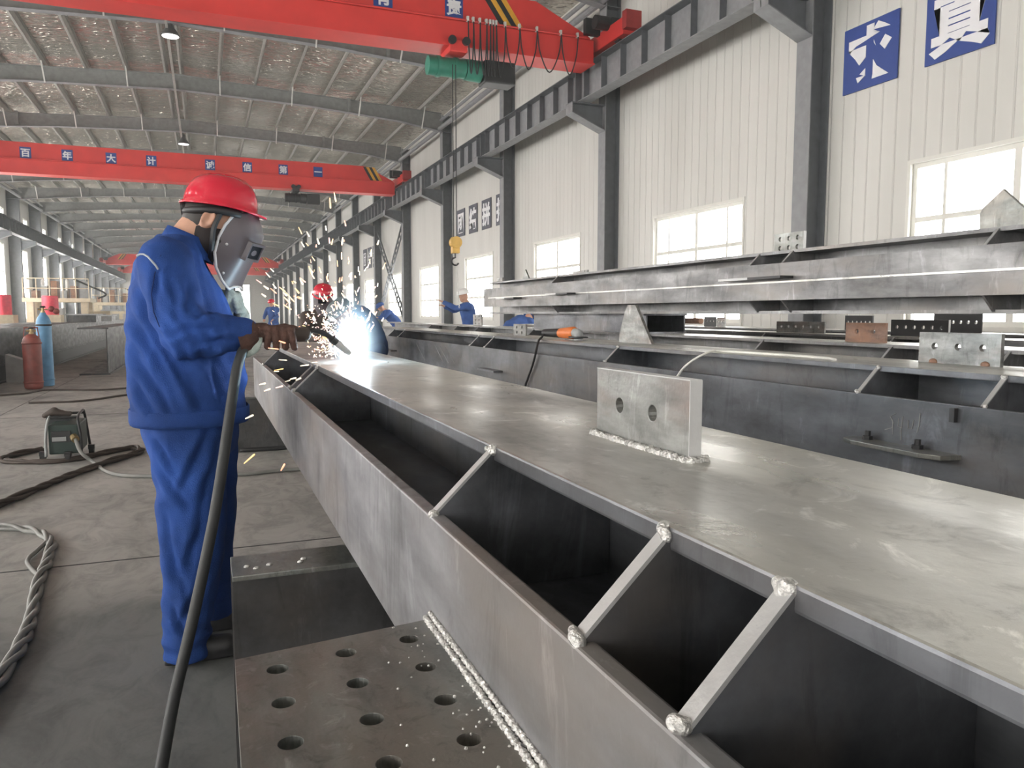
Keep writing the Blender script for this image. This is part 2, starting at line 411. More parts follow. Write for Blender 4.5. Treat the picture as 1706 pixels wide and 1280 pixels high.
mb = MB(); DX0, DX1, DZ = 3.2, 5.5, 5.0
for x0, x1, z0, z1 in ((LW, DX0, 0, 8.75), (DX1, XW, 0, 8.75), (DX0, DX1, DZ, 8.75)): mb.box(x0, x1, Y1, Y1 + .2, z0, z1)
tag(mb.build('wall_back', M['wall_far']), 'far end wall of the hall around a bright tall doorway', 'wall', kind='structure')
mb = MB()
for x0, x1, z0, z1 in ((LW, -6, 0, 8.75), (5, XW, 0, 8.75), (-6, 5, 6, 8.75)): mb.box(x0, x1, Y0 - .2, Y0, z0, z1)
tag(mb.build('wall_front', M['wall']), 'end wall of the hall behind the viewer', 'wall', kind='structure')
d = tag(MB().box(-6, -5.9, Y0 - .2, Y0, 0, 6).box(4.9, 5, Y0 - .2, Y0, 0, 6).box(-5.9, 4.9, Y0 - .2, Y0, 5.9, 6).build('fill_gate', M['paint_grey']), 'added glowing gateway behind the viewer, gives front light', 'door', kind='structure')
MB().box(-5.9, 4.9, Y0 - .2, Y0 - .18, 0, 5.9).build('pane', M['pane_fill'], d)  # unseen glowing panel added to light the near objects from the front
d = tag(MB().box(DX0, DX0 + .08, Y1 - .02, Y1 + .1, 0, DZ).box(DX1 - .08, DX1, Y1 - .02, Y1 + .1, 0, DZ).box(DX0, DX1, Y1 - .02, Y1 + .1, DZ - .08, DZ).build('door_1', M['paint_grey']),
        'tall bright doorway in the far end wall', 'door', kind='structure')
MB().box(DX0 + .08, DX1 - .08, Y1 + .1, Y1 + .12, 0, DZ - .08).build('pane', M['pane'], d)

wn = 0
def window(x, out, y0, y1, z0, z1, vs, hs, pm, label, lowmid=None):
    global wn; wn += 1
    mb = MB(); xo = x + out * .075; t = .03; e = x + out * .045
    X = sorted((e, xo + out * .03)); w = .06
    mb.box(X[0], X[1], y0, y1, z0, z0 + w); mb.box(X[0], X[1], y0, y1, z1 - w, z1)
    mb.box(X[0], X[1], y0, y0 + w, z0 + w, z1 - w); mb.box(X[0], X[1], y1 - w, y1, z0 + w, z1 - w)
    for f, wd in vs: yy = y0 + (y1 - y0) * f; mb.box(X[0], X[1], yy - wd / 2, yy + wd / 2, z0 + w, z1 - w)
    for h in hs: mb.box(X[0] + .004, X[1] - .004, y0 + w, y1 - w, h - .032, h + .032)
    # thin trim flashing round the opening on the hall side
    X2 = sorted((x - out * .012, x + out * .01)); q = .05
    mb.box(X2[0], X2[1], y0 - q, y1 + q, z1, z1 + q); mb.box(X2[0], X2[1], y0 - q, y1 + q, z0 - q, z0)
    mb.box(X2[0], X2[1], y0 - q, y0, z0, z1); mb.box(X2[0], X2[1], y1, y1 + q, z0, z1)
    o = tag(mb.build('window_%d' % wn, M['frame_white']), label, 'window', kind='structure')
    X3 = sorted((x + out * .115, x + out * .125))
    MB().box(X3[0], X3[1], y0, y1, z0, z1).build('pane', pm, o)
for k, (a, b, c, dd) in zip(range(-4, 16), RW):
    nm = ORD[k + 1] if k >= -1 else None
    window(XW, 1, a, b, c, dd, [(.17, .045), (.5, .085), (.83, .045)], [2.38, 1.74], M['pane'],
           'white framed overexposed window on the right wall, %s counted from the viewer' % nm if nm else 'white framed window on the right wall behind the viewer')
for i, (a, b, c, dd) in enumerate(LWIN):
    lab = ('tall narrow daylit window strip' if c < 2 else 'small upper daylit window above the runway beam') + ' on the left wall'
    window(LW, -1, a, b, c, dd, [(.5, .04)], [2.2, 3.5] if c < 2 else [], M['pane_left'], lab + ', %s bay from the near end' % ORD[i % 20])

# roof: foil lined sheets, purlins, rafters
mb = MB()
for xa, xb in ((LW - .2, RX), (RX, XW + .2)):
    n = 12; xs = [xa + (xb - xa) * i / n for i in range(n + 1)]
    mb.add([(x, y, roof_z(x) + .2) for y in (Y0, Y1) for x in xs], [(i, i + 1, n + 2 + i, n + 1 + i) for i in range(n)])
tag(mb.build('ceiling', M['foil']), 'wrinkled silver foil insulation lining the roof', 'ceiling', kind='structure')
px = [RX + s * (.22 + 1.1 * i) for s in (-1, 1) for i in range(8)]
px = [x for x in px if LI - .1 < x < XI + .1]
for x in sorted(px):
    z = roof_z(x)
    mb = MB().box(x - .004, x + .004, Y0 + .1, Y1 - .1, z, z + .19).box(x - .065, x + .004, Y0 + .1, Y1 - .1, z, z + .006).box(x - .004, x + .065, Y0 + .1, Y1 - .1, z + .184, z + .19)
    mb.box(x - .065, x - .059, Y0 + .1, Y1 - .1, z + .006, z + .03)
    tag(mb.build('purlin', M['purlin']), 'long galvanised roof purlin under the silver foil', 'purlin', 'roof purlins', 'structure')
TOP = [(XI, 8.27), (2.4, 8.515), (RX, 8.655), (-4, 8.495), (LI, 8.24)]
BOT = [(LI, 7.6), (-7.5, 7.81), (-4.7, 8.03), (RX, 8.2), (3.4, 8.09), (6.5, 7.87), (XI, 7.64)]
for k in range(0, 17):
    y = col_y(k)
    r = thing('rafter', (RX, y, 7.6), 'dark grey tapered roof rafter spanning the hall, %s counted from the viewer' % ORD[k], 'rafter', 'roof rafters', 'structure')
    mb = MB().prism([(a, y - .006, b) for a, b in TOP + BOT], (0, .012, 0)); mb.build('web', M['roof_steel'], r)
    mb = MB()
    for (a, b), (c, e) in zip(BOT[:-1], BOT[1:]): mb.add([(q, yy, zz + dz) for dz in (0, -.014) for q, zz in ((a, b), (c, e)) for yy in (y - .11, y + .11)], [(0, 1, 3, 2), (4, 6, 7, 5), (0, 2, 6, 4), (1, 5, 7, 3), (0, 4, 5, 1), (2, 3, 7, 6)])
    mb.build('bottom_flange', M['paint_grey2'], r)
    mb = MB()
    for (a, b), (c, e) in zip(TOP[:-1], TOP[1:]): mb.add([(q, yy, zz + dz) for dz in (-.012, 0) for q, zz in ((a, b), (c, e)) for yy in (y - .1, y + .1)], [(0, 1, 3, 2), (4, 6, 7, 5), (0, 2, 6, 4), (1, 5, 7, 3), (0, 4, 5, 1), (2, 3, 7, 6)])
    mb.build('top_flange', M['roof_steel'], r)
    if k < 8:
        for x in [RX + s * (.22 + 1.1 * i) for s in (-1, 1) for i in (1, 3, 5, 7)]:
            if x < LI or x > XI - .3: continue
            zb = 8.2 - .055 * abs(x - RX) - (.1 if abs(x - RX) > 6 else 0)
            MB().bar((x, y - .55, roof_z(x) + .01), (x, y - .1, zb), .035, .035).build('flange_brace', M['rod'], r)
        for x in (RX - 5.4, RX + 5.4, RX + .0):
            MB().box(x - .05, x + .05, y - .09, y + .09, 8.0 + (.2 if abs(x - RX) < 1 else 0), 8.45).build('splice_plate', M['roof_steel'], r)
for x, z, nm in ((7.93, 7.72, 'right'), (-9.4, 7.7, 'left')):
    tag(MB().tube([(x, 2, z), (x, Y1, z)], .075, 12).tube([(x + .05, 2, z + .3), (x + .05, Y1, z + .3)], .05, 10).build('trim_%d' % (2 if nm == 'right' else 3), M['paint_grey2']),
        'pair of grey eave strut pipes along the %s columns' % nm, 'pipe', kind='structure')

# columns
def column(side, k):
    y = col_y(k); s = 1 if side == 'right' else -1
    xi, xo, zt = (XI, XW - .005, 8.2) if s > 0 else (LI, LW + .005, 8.15)
    c = thing('column', ((xi + xo) / 2, y, 0), 'dark grey steel column on the %s wall, %s counted from the viewer' % (side, ORD[k]), 'column', 'steel columns along the %s wall' % side, 'structure')
    a, b = sorted((xi, xi + s * .016)); MB().box(a, b, y - .15, y + .15, 0, zt).build('inner_flange', M['paint_grey2'] if s > 0 else M['paint_grey'], c)  # lighter grey stands in for light on the right columns' hall face
    a, b = sorted((xo, xo - s * .016)); MB().box(a, b, y - .15, y + .15, 0, zt).build('outer_flange', M['paint_grey'], c)
    a, b = sorted((xi + s * .016, xo - s * .016)); MB().box(a, b, y - .006, y + .006, 0, zt).build('web', M['paint_grey'], c)
    MB().box(min(xi, xo), max(xi, xo), y - .155, y + .155, 7.6, 7.62).build('stiffener', M['paint_grey'], c)
    zc = 5.595 if s > 0 else 5.285
    xt = xi - s * .78 if s > 0 else xi + .72
    mb = MB().prism([(xi, y - .008, zc - .02), (xt, y - .008, zc - .02), (xt, y - .008, zc - .2), (xi, y - .008, zc - .52)], (0, .016, 0))
    a, b = sorted((xi, xt)); mb.box(a, b, y - .15, y + .15, zc - .02, zc)
    mb.build('corbel', M['paint_grey'], c)
    p = [(xt, zc - .2), (xi, zc - .52)]
    mb = MB(); mb.add([(x, yy, z + dz) for dz in (0, -.018) for x, z in p for yy in (y - .15, y + .15)], [(0, 1, 3, 2), (4, 6, 7, 5), (0, 2, 6, 4), (1, 5, 7, 3), (0, 4, 5, 1), (2, 3, 7, 6)])
    a, b = sorted((xt, xt + s * .016)); mb.box(a, b, y - .15, y + .15, zc - .2, zc - .02)
    mb.build('corbel_flange', M['paint_grey2'], c)
for k in range(0, 17): column('right', k)
for k in range(1, 17): column('left', k)

# crane runway beams, one per bay
def runway(side, k):
    s = 1 if side == 'right' else -1
    xc, z0, z1 = (7.5, 5.6, 6.24) if s > 0 else (-9.02, 5.29, 5.98)
    ya, yb = col_y(k - 1) + .005, col_y(k) - .005
    r = thing('runway_beam', (xc, (ya + yb) / 2, z0), 'ribbed grey crane runway beam on the %s side, %s bay counted from the viewer' % (side, ORD[k]), 'beam', 'crane runway beams on the %s side' % side, 'structure')
    MB().box(xc - .006, xc + .006, ya, yb, z0 + .016, z1 - .016).build('web', M['paint_grey2'], r)
    MB().box(xc - .14, xc + .14, ya, yb, z0, z0 + .016).build('bottom_flange', M['paint_grey2'], r)
    MB().box(xc - .19, xc + .19, ya, yb, z1 - .016, z1).build('top_flange', M['paint_grey'], r)
    MB().box(xc - .035, xc + .035, ya, yb, z1, z1 + .015).box(xc - .012, xc + .012, ya, yb, z1 + .015, z1 + .05).box(xc - .03, xc + .03, ya, yb, z1 + .05, z1 + .08).build('rail', M['rusty'], r)
    for i in range(8):
        y = ya + .37 + .75 * i
        if y < yb - .1:
            MB().box(xc - .13, xc - .007, y - .006, y + .006, z0 + .016, z1 - .016).box(xc + .007, xc + .13, y - .006, y + .006, z0 + .016, z1 - .016).build('stiffener', M['paint_grey'], r)
    MB().box(xc - .15, xc + .15, yb - .03, yb, z0 + .016, z1 - .016).build('end_plate', M['paint_grey'], r)
for k in range(0, 17): runway('right', k)
for k in range(2, 17): runway('left', k)

# lattice cross bracing in one bay of the right wall
cb = thing('cross_bracing', (8.1, 36, 1), 'X-shaped lattice bracing between two far columns on the right wall', 'bracing', kind='structure')
for (ya, za), (yb, zb) in (((33.2, 5.1), (38.6, 1.0)), ((38.6, 5.1), (33.2, 1.0))):
    mb = MB(); A, B = Vector((8.12, ya, za)), Vector((8.12, yb, zb)); d = (B - A).normalized(); n = Vector((0, -d.z, d.y)) * .16
    mb.bar(A + n, B + n, .06, .06); mb.bar(A - n, B - n, .06, .06)
    L = (B - A).length; c = int(L / .36)
    for i in range(c + 1): q = A + d * (L * (i + .3) / (c + .6)); mb.bar(q + n, q - n, .05, .03)
    mb.build('lattice_member', M['paint_grey'], cb)

# wall signs
def wall_sign(ch, yc, z0, z1, w, label, mat, bold=.03, group=None):
    r = tag(MB().box(XW - .03, XW - .012, yc - w / 2, yc + w / 2, z0, z1).build('wall_sign', mat), label, 'sign', group)
    lettering(ch, (XW - .03, yc, (z0 + z1) / 2), w * .84, (0, -1, 0), (0, 0, 1), M['letter'], r, .006, bold)
wall_sign('\u6c42', 8.06, 4.21, 5.07, .9, 'square blue sign with a white character (\u6c42), left of the two above the near windows', M['sign_blue'], .045)
wall_sign('\u771f', 6.75, 4.22, 5.08, .9, 'square blue sign with a white character (\u771f), cut off by the top edge', M['sign_blue'], .04)
for ch, yc, t in (('\u56e2', 25.73, 'first'), ('\u7ed3', 24.43, 'second'), ('\u62fc', 23.13, 'third'), ('\u640f', 21.83, 'fourth and half hidden')):
    wall_sign(ch, yc, 3.87, 4.79, .85, 'dark slogan sign (%s) on the right wall between columns, %s in its row' % (ch, t), M['sign_grey'], .035, 'slogan signs in the middle bays')
for ch, yc, t in (('\u56e2', 43.0, 'first'), ('\u7ed3', 41.7, 'second'), ('\u62fc', 40.4, 'third')):
    wall_sign(ch, yc, 3.65, 4.75, .95, 'distant pale slogan sign (%s) beyond the lattice bracing, %s in its row' % (ch, t), M['sign_grey'], .0, 'slogan signs in the far bay')

# roof lamps
for i, (y, z, t) in enumerate(((21.0, 7.9, 'nearest to the viewer'), (33.2, 7.78, 'farther one beyond two rafters'))):
    r = thing('pendant_lamp', (-.56, y, z), 'bell-shaped high-bay lamp hanging under the roof ridge, ' + t, 'lamp', 'high-bay lamps')
    MB().lathe((-.56, y, z), [(.21, 0), (.215, .02), (.17, .1), (.1, .2), (.07, .26), (.07, .36), (.02, .38)], 20).build('shade', M['lamp'], r, smooth=True, auto=.7)
    MB().lathe((-.56, y, z - .008), [(.19, 0), (.195, .007)], 20).build('diffuser', M['lamp_face'], r)
    MB().tube([(-.56, y, z + .37), (-.56, y, 8.2)], .015, 6).build('hanger', M['lamp'], r)
tag(MB().box(-.66, -.6, 9, 60, 8.04, 8.1).build('cable_tray', M['purlin']), 'pale cable tray running along under the roof ridge', 'cable tray')

# ================================================================== OVERHEAD CRANES
def sign_on(crane, x, zc, y, ch, sz):
    s = MB().box(x - sz * .5, x + sz * .5, y - .01, y, zc - sz * .56, zc + sz * .56).build('sign_plate', M['sign_blue'], crane)
    lettering(ch, (x, y - .01, zc), sz * .86, (1, 0, 0), (0, 0, 1), M['letter'], s, .006, .03)
def crane(yf, zb, chars, label, hook_side=1, stripe=(4.95, 5.33)):
    """single-girder bridge crane; yf = face of the girder towards the viewer, zb = girder underside"""
    c = thing('overhead_crane', (0, yf + .3, zb), label, 'crane', 'red overhead bridge cranes')
    xa, xb = -8.75, 7.25; zm = zb + .47; zt = zb + 1.06
    MB().box(xa, xb, yf, yf + .5, zb + .03, zm).build('lower_girder', M['crane_red'], c, bevel=.012)
    MB().box(xa, xb, yf - .05, yf + .55, zb, zb + .03).build('bottom_flange', M['crane_red'], c)
    MB().prism([(x, yf + .07, z) for x, z in ((xa, zm), (xb, zm), (xb - .1, zm + .1), (xb - 1.2, zt), (xa + 1.2, zt), (xa + .1, zm + .1))], (0, .36, 0)).build('upper_girder', M['crane_red'], c)
    MB().tube([(xa + .3, yf - .02, zm + .02), (xb - .1, yf - .02, zm + .02)], .018, 6).build('festoon_rail', M['crane_red'], c)
    y = yf + .066; w = (stripe[1] - stripe[0])
    for i, m in enumerate(('blackm', 'yellow', 'blackm', 'yellow')):
        o = .115 * i
        MB().prism([(stripe[0] + o, y, zt - .03), (stripe[0] + o + .115, y, zt - .03), (stripe[1] + o + .125, y, zm + .03), (stripe[1] + o, y, zm + .03)], (0, -.004, 0)).build('hazard_stripe', M[m], c)
        MB().prism([(-1.3 - (stripe[0] + o), y, zt - .03), (-1.3 - (stripe[0] + o + .115), y, zt - .03), (-1.3 - (stripe[1] + o + .125), y, zm + .03), (-1.3 - (stripe[1] + o), y, zm + .03)], (0, -.004, 0)).build('hazard_stripe', M[m], c)
    for x, z in ((7.5, 6.32), (-9.02, 6.06)):
        e = MB().box(x - .14, x + .14, yf - .95, yf + 1.45, z + .05, z + .36).build('end_carriage', M['crane_dark'] if False else M['crane_red'], c, bevel=.015)
        MB().box(x - .16, x + .16, yf - 1.1, yf - .95, z + .12, z + .44).build('buffer_plate', M['crane_dark'], e)
        for yy in (yf - .6, yf + 1.1): MB().lathe((x - .08, yy, z + .12), [(.12, 0), (.12, .16)], 18, (1, 0, 0)).build('wheel', M['blackm'], e)
        mo = MB().tube([(x - .42 if x > 0 else x + .1, yf - .35, z + .42), (x - .1 if x > 0 else x + .42, yf - .35, z + .42)], .13, 14).box(x - .12, x + .12, yf - .5, yf - .22, z + .36, z + .5).build('drive_motor', M['blackm'], c)
        MB().box(x - .45 if x > 0 else x + .1, x - .14 if x > 0 else x + .45, yf - .06, yf + .06, z + .3, z + .6).build('control_box', M['blackm'], c)
    for x, ch in chars: sign_on(c, x, zm + .24, yf + .068, ch, .34)
    return c
C1Y, C1Z = 13.9, 6.06
c1 = crane(C1Y, C1Z, [(4.41, '\u8d23'), (3.1, '\u6709'), (1.8, '\u4eba'), (.5, '\u4eba')], 'nearest red bridge crane with hazard stripes, crossing the top of the view')
# festoon cables of the near crane
fx = [at_y(p, 40, C1Y - .02).x for p in (779, 788, 799, 810, 816, 821, 826, 841, 865, 894, 934, 962)]
for i, x in enumerate(fx):
    z = C1Z + .49
    p = MB().box(x - .02, x + .02, C1Y - .05, C1Y + .01, z - .02, z + .07).build('cable_trolley', M['rod'], c1)
    if i < len(fx) - 1:
        x2 = fx[i + 1]; dx = x2 - x; drop = .95 if dx < .2 else .75
        MB().tube(spline([(x, C1Y - .06, z - .02), (x + dx * .12, C1Y - .06, z - drop * .55), (x + dx * .5, C1Y - .06, z - drop), (x + dx * .88, C1Y - .06, z - drop * .55), (x2, C1Y - .06, z - .02)], 6), .012, 6).build('festoon_cable', M['black'], c1)
crane(31.0, 5.97, list(zip((-5.52, -4.27, -2.91, -1.62, .35, 1.65, 2.95, 4.25), '\u767e\u5e74\u5927\u8ba1\u8bda\u4fe1\u7b2c\u4e00')),
      'second red bridge crane with a row of slogan signs, above the welder', stripe=(6.0, 6.3))
crane(84.0, 5.95, [], 'small red bridge crane deep in the hall, third from the viewer', stripe=(5.6, 6.0))
crane(100.5, 5.95, [], 'farthest tiny red bridge crane before the end wall', stripe=(5.6, 6.0))
def hoist(x0, x1, y, zb, label, green=True, rope=None):
    h = thing('electric_hoist', ((x0 + x1) / 2, y, zb - .6), label, 'hoist', 'hoists under the cranes')
    z = zb - .3; L = x1 - x0
    MB().tube([(x0, y, z), (x0 + L * .43, y, z)], .17, 20).tube([(x0 + L * .1, y, z), (x0 + L * .14, y, z)], .19, 20).tube([(x0 + L * .3, y, z), (x0 + L * .34, y, z)], .19, 20).build('rope_drum', M['hoist_green'] if green else M['blackm'], h, smooth=True, auto=.6)
    MB().tube([(x0 + L * .44, y, z), (x0 + L * .62, y, z - .02)], .19, 16).build('drum_band', M['hoist_green'] if green else M['blackm'], h, smooth=True, auto=.6)
    MB().box(x0 + L * .63, x1, y - .2, y + .2, z - .24, z + .17).build('motor_housing', M['blackm'], h, bevel=.03)
    t = MB().box(x0 + L * .2, x0 + L * .4, y - .34, y + .3, zb - .11, zb + .12).build('trolley', M['crane_red'] if green else M['blackm'], h, bevel=.02)
    for xx in (x0 + L * .22, x0 + L * .38): MB().lathe((xx, y - .4, zb + .08), [(.075, 0), (.075, .06)], 14, (0, 1, 0)).build('trolley_wheel', M['blackm'], t)
    if rope:
        for dx in (-.03, .03): MB().tube([(rope[0] + dx, y - .2, z), (rope[0] + dx, y - .2, rope[1] + .3)], .008, 6).build('wire_rope', M['black'], h)
        k = MB().box(rope[0] - .07, rope[0] + .07, y - .27, y - .13, rope[1], rope[1] + .3).lathe((rope[0], y - .3, rope[1] + .2), [(.11, 0), (.11, .16)], 18, (0, 1, 0)).build('hook_block', M['hook_y'], h, bevel=.012)
        c0 = Vector((rope[0], y - .2, rope[1] - .1))
        MB().tube([c0 + Vector((0, 0, .1))] + [c0 + Vector((-.07 * math.sin(t), 0, -.05 + .07 * math.cos(t))) for t in [PI * 1.35 * q / 9 for q in range(10)]], .016, 8).build('hook', M['blackm'], k)
        n = 22
        mb = MB()
        for i in range(n):
            z0 = rope[1] - .2 - i * .038; c = Vector((rope[0] + .02 + .0025 * i, y - .2, z0))
            a, b = ((1, 0, 0), (0, 0, 1)) if i % 2 else ((0, 1, 0), (0, 0, 1))
            ring = [c + Vector(a) * (.012 * math.cos(t)) + Vector(b) * (.024 * math.sin(t)) for t in [2 * PI * q / 8 for q in range(8)]]
            mb.tube(ring, .005, 5, close=True)
        tag(mb.build('lifting_chain', M['rod'], h), kind='stuff')
hoist(3.95, 5.62, C1Y + .25, C1Z, 'green electric hoist under the near crane with a yellow hook hanging low', True, (4.40, 2.33))
hoist(3.0, 4.3, 31.25, 5.97, 'dark electric hoist under the second crane', False)

# ================================================================== STEEL MEMBERS (cruciform columns being fabricated)
def cruciform(xc, zt, ya, yb, label, stiffs, mats=('steel', 'steel_top', 'steel'), flange_end=None, group='cruciform steel members', detail=False):
    """cross-shaped member along Y: top flange at zt, four flanges, two webs, chamfered stiffeners"""
    W, H, bt, bs, t = .55, .41, .372, .236, .02
    zc = zt - H / 2; r = thing('steel_member', (xc, (ya + yb) / 2, zt - H), label, 'steel member', group)
    ws, tp, fl = M[mats[0]], M[mats[1]], M[mats[2]]
    bv = .003 if detail else 0
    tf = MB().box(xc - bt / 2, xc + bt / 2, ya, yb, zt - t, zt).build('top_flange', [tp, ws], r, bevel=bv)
    for f in tf.data.polygons: f.material_index = 0 if f.normal.z > .9 else 1      # pale top paints the wall's sheen, edges keep plain steel
    MB().box(xc - bt / 2, xc + bt / 2, ya, yb, zt - H, zt - H + t).build('bottom_flange', ws, r)
    fe = flange_end or yb
    MB().box(xc - W / 2, xc - W / 2 + t, ya, fe, zc - bs / 2, zc + bs / 2).build('side_flange', fl, r, bevel=bv)
    MB().box(xc + W / 2 - t, xc + W / 2, ya, yb, zc - bs / 2, zc + bs / 2).build('side_flange', ws, r)
    MB().box(xc - .007, xc + .007, ya, yb, zt - H + t, zt - t).box(xc - W / 2 + t, xc - .007, ya, fe, zc - .007, zc + .007).box(xc + .007, xc + W / 2 - t, ya, yb, zc - .007, zc + .007).build('web', ws, r)
    for y in stiffs:
        h = .007; mb = MB()
        for sx in (-1, 1):
            for sz in (-1, 1):
                q = [(.008, .008), (W / 2 - t, .008), (W / 2 - t, bs / 2 - .004), (W / 2 - t * .4, bs / 2 + .001), (bt / 2 + .001, H / 2 - t * .4), (bt / 2 - .004, H / 2 - t), (.008, H / 2 - t)]
                mb.prism([(xc + sx * a, y - h, zc + sz * b) for a, b in q], (0, 2 * h, 0))
        s = mb.build('stiffener', ws, r)
        a = Vector((xc - W / 2 + t * .35, y, zc + bs / 2 + .002)); b = Vector((xc - bt / 2 - .001, y, zt - t * .35))
        mb = MB().bar(a, b, .0145, .0035); mb.build('ground_edge', M['ground'], s)
        if detail:
            for p in (a, b):
                mb = MB()
                for _ in range(5): mb.ball(p + Vector((random.uniform(-.003, .003), random.uniform(-.009, .009), random.uniform(-.002, .004))), random.uniform(.0045, .0075), 8)
                mb.build('weld_bead', M['weld'], s, voxel=.0018, relax=2)
    return r

ZT = 1.023
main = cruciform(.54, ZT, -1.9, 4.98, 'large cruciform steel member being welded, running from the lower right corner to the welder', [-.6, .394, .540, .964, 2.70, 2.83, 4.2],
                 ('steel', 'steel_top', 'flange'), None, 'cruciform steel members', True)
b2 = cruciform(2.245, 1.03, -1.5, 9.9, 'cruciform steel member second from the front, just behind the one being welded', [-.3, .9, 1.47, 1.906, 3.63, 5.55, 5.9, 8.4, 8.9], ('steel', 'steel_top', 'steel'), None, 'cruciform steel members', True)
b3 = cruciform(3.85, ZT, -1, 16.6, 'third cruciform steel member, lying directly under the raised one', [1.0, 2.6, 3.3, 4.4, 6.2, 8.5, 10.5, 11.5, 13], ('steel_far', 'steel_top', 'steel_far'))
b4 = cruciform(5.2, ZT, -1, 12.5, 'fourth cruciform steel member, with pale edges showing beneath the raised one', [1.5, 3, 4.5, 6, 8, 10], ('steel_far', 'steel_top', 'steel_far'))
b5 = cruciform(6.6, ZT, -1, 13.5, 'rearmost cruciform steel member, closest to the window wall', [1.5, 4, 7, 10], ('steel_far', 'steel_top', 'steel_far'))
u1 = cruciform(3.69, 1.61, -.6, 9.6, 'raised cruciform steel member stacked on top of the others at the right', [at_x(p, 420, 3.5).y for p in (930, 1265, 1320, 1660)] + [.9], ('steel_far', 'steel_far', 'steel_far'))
# narrow ledge strip along the middle of the raised member's side flange, and two cleats
MB().box(3.405, 3.416, -.6, 9.4, 1.397, 1.408).build('flange_seam', M['steel_top'], u1)
for pa, pb, py in ((1206, 1310, 468), (832, 862, 498), (915, 952, 491)):
    a, b = at_x(pa, py, 3.36), at_x(pb, py, 3.36)
    m = (a.y + b.y) / 2
    MB().box(3.31, 3.414, m, max(a.y, b.y), a.z - .008, a.z + .008).build('cleat', M['ground'], u1)
    MB().box(3.31, 3.414, min(a.y, b.y), m, a.z - .008, a.z + .008).build('cleat', M['blackm'], u1)
# B2 lug on its side flange, chalk writing, small cleats
lug = MB().prism([(1.97, 1.90, .802), (1.97, 1.52, .802), (1.905, 1.535, .802), (1.885, 1.59, .802), (1.885, 1.84, .802), (1.91, 1.895, .802)], (0, 0, -.014)).build('lug_plate', M['plate'], b2, bevel=.002)
for y in (1.83, 1.645): MB().lathe((1.945, y, .802), [(.016, 0), (.016, .012), (.009, .012), (.009, .028)], 6).build('bolt', M['blackm'], lug)
for px_, py_ in ((823, 616), (655, 583)):
    p = at_x(px_, py_, 1.97); MB().box(1.90, 1.97, p.y - .18, p.y + .18, p.z - .01, p.z + .004).build('lug_plate', M['steel'], b2)
p = at_x(1592, 683, 1.97); MB().box(1.955, 1.97, p.y - .008, p.y + .008, p.z - .035, p.z + .005).build('notch_mark', M['blackm'], b2)
def stroke(pts, r=.0013):
    mb = MB()
    mb.tube([at_x(x, y, 1.9685) for x, y in pts], r, 5)
    mb.build('chalk_mark', M['chalk'], b2)
stroke([(1492, 689), (1483, 694), (1488, 704), (1486, 713), (1474, 716)])
stroke([(1487, 699), (1487, 724)], .001)
stroke([(1497, 697), (1496, 711), (1503, 713)]); stroke([(1504, 694), (1501, 716), (1501, 734)])
stroke([(1513, 700), (1513, 714), (1519, 715), (1522, 700)]); stroke([(1533, 689), (1531, 708), (1528, 721)])
for px_ in (702, 733, 741, 751):
    mb = MB(); mb.tube([at_x(px_ - 9 if px_ > 690 else px_, 570 + (px_ - 690) * .12, 1.9692), at_x(px_ + 6 if px_ > 690 else px_ + 3, 600 + (px_ - 690) * .1, 1.9692)], .0026, 5); mb.build('glint_streak', M['glint'], b2)  # pale strips painting light reflections on the side face

# bolt tabs and gussets standing on the members
def tab(x, y0, y1, zb, zt, holes, r, mat, label, th=.016, rows=1, weld=False, edge=False, parent=None):
    o = [(x - th / 2, y0, zb), (x - th / 2, y1, zb), (x - th / 2, y1, zt), (x - th / 2, y0, zt)]
    hs = [circle((x - th / 2, y, z), r, (0, 1, 0), (0, 0, 1), 16) for y, z in holes]
    name = 'bolt_tab'
    ob = MB().holed(o, hs, (th, 0, 0)).build(name, mat, parent, bevel=.0012 if weld else 0)
    if parent is None: tag(ob, label, 'steel tab', 'bolt tabs on the steel members')
    if edge: MB().box(x - th / 2 - .001, x + th / 2 + .001, y0 - .004, y0, zb, zt).build('ground_edge', M['ground'], ob)
    if weld:
        MB().box(x - th / 2 - .0006, x + th / 2 + .0006, y0, y1, zt - .0005, zt + .0008).build('ground_edge', M['ground'], ob)
        MB().box(x - th / 2 - .0006, x + th / 2 + .0006, y0 - .0008, y0 + .0005, zb, zt).build('ground_edge', M['ground'], ob)
        loop = [(x - th / 2 - .004, y1 + .004), (x - th / 2 - .004, y0 - .005), (x + th / 2 + .004, y0 - .005), (x + th / 2 + .004, y1 + .004)]
        pts = []; rs = []
        for (xa, ya_), (xb, yb_) in zip(loop[:-1], loop[1:]):
            k = max(6, int(math.hypot(xb - xa, yb_ - ya_) / .0022))
            for i in range(k):
                pts.append((xa + (xb - xa) * i / k + random.uniform(-.001, .001), ya_ + (yb_ - ya_) * i / k, zb + .002 + random.uniform(-.0008, .0012))); rs.append(.0052 + .0016 * math.sin(len(pts) * 1.35) + random.uniform(-.0007, .0011))
        mb = MB().tube(pts, rs, 9)
        mb.build('weld_bead', M['weld'], ob, smooth=True)
    return ob
tab(.54, .765, .999, ZT - .001, 1.121, [(.933, 1.073), (.848, 1.072)], .0105, M['tab'], 'upright two-hole steel tab welded onto the member in the foreground', weld=True)
def tab_px(xc, zb, px0, px1, ytop, n, rows, mat, label, r=None, edge=False):
    zt = at_x((px0 + px1) / 2, ytop, xc).z
    ya, yb = sorted((at_x(px0, ytop, xc).y, at_x(px1, ytop, xc).y)); h = zt - zb; L = yb - ya
    r = r or min(.016, h * .12)
    hs = [(ya + L * (i + .7) / (n + .4), zb + h * ((j + .6) / (rows + .2) if rows > 1 else .55)) for i in range(n) for j in range(rows)]
    return tab(xc, ya, yb, zb, zt, hs, r, mat, label, edge=edge)
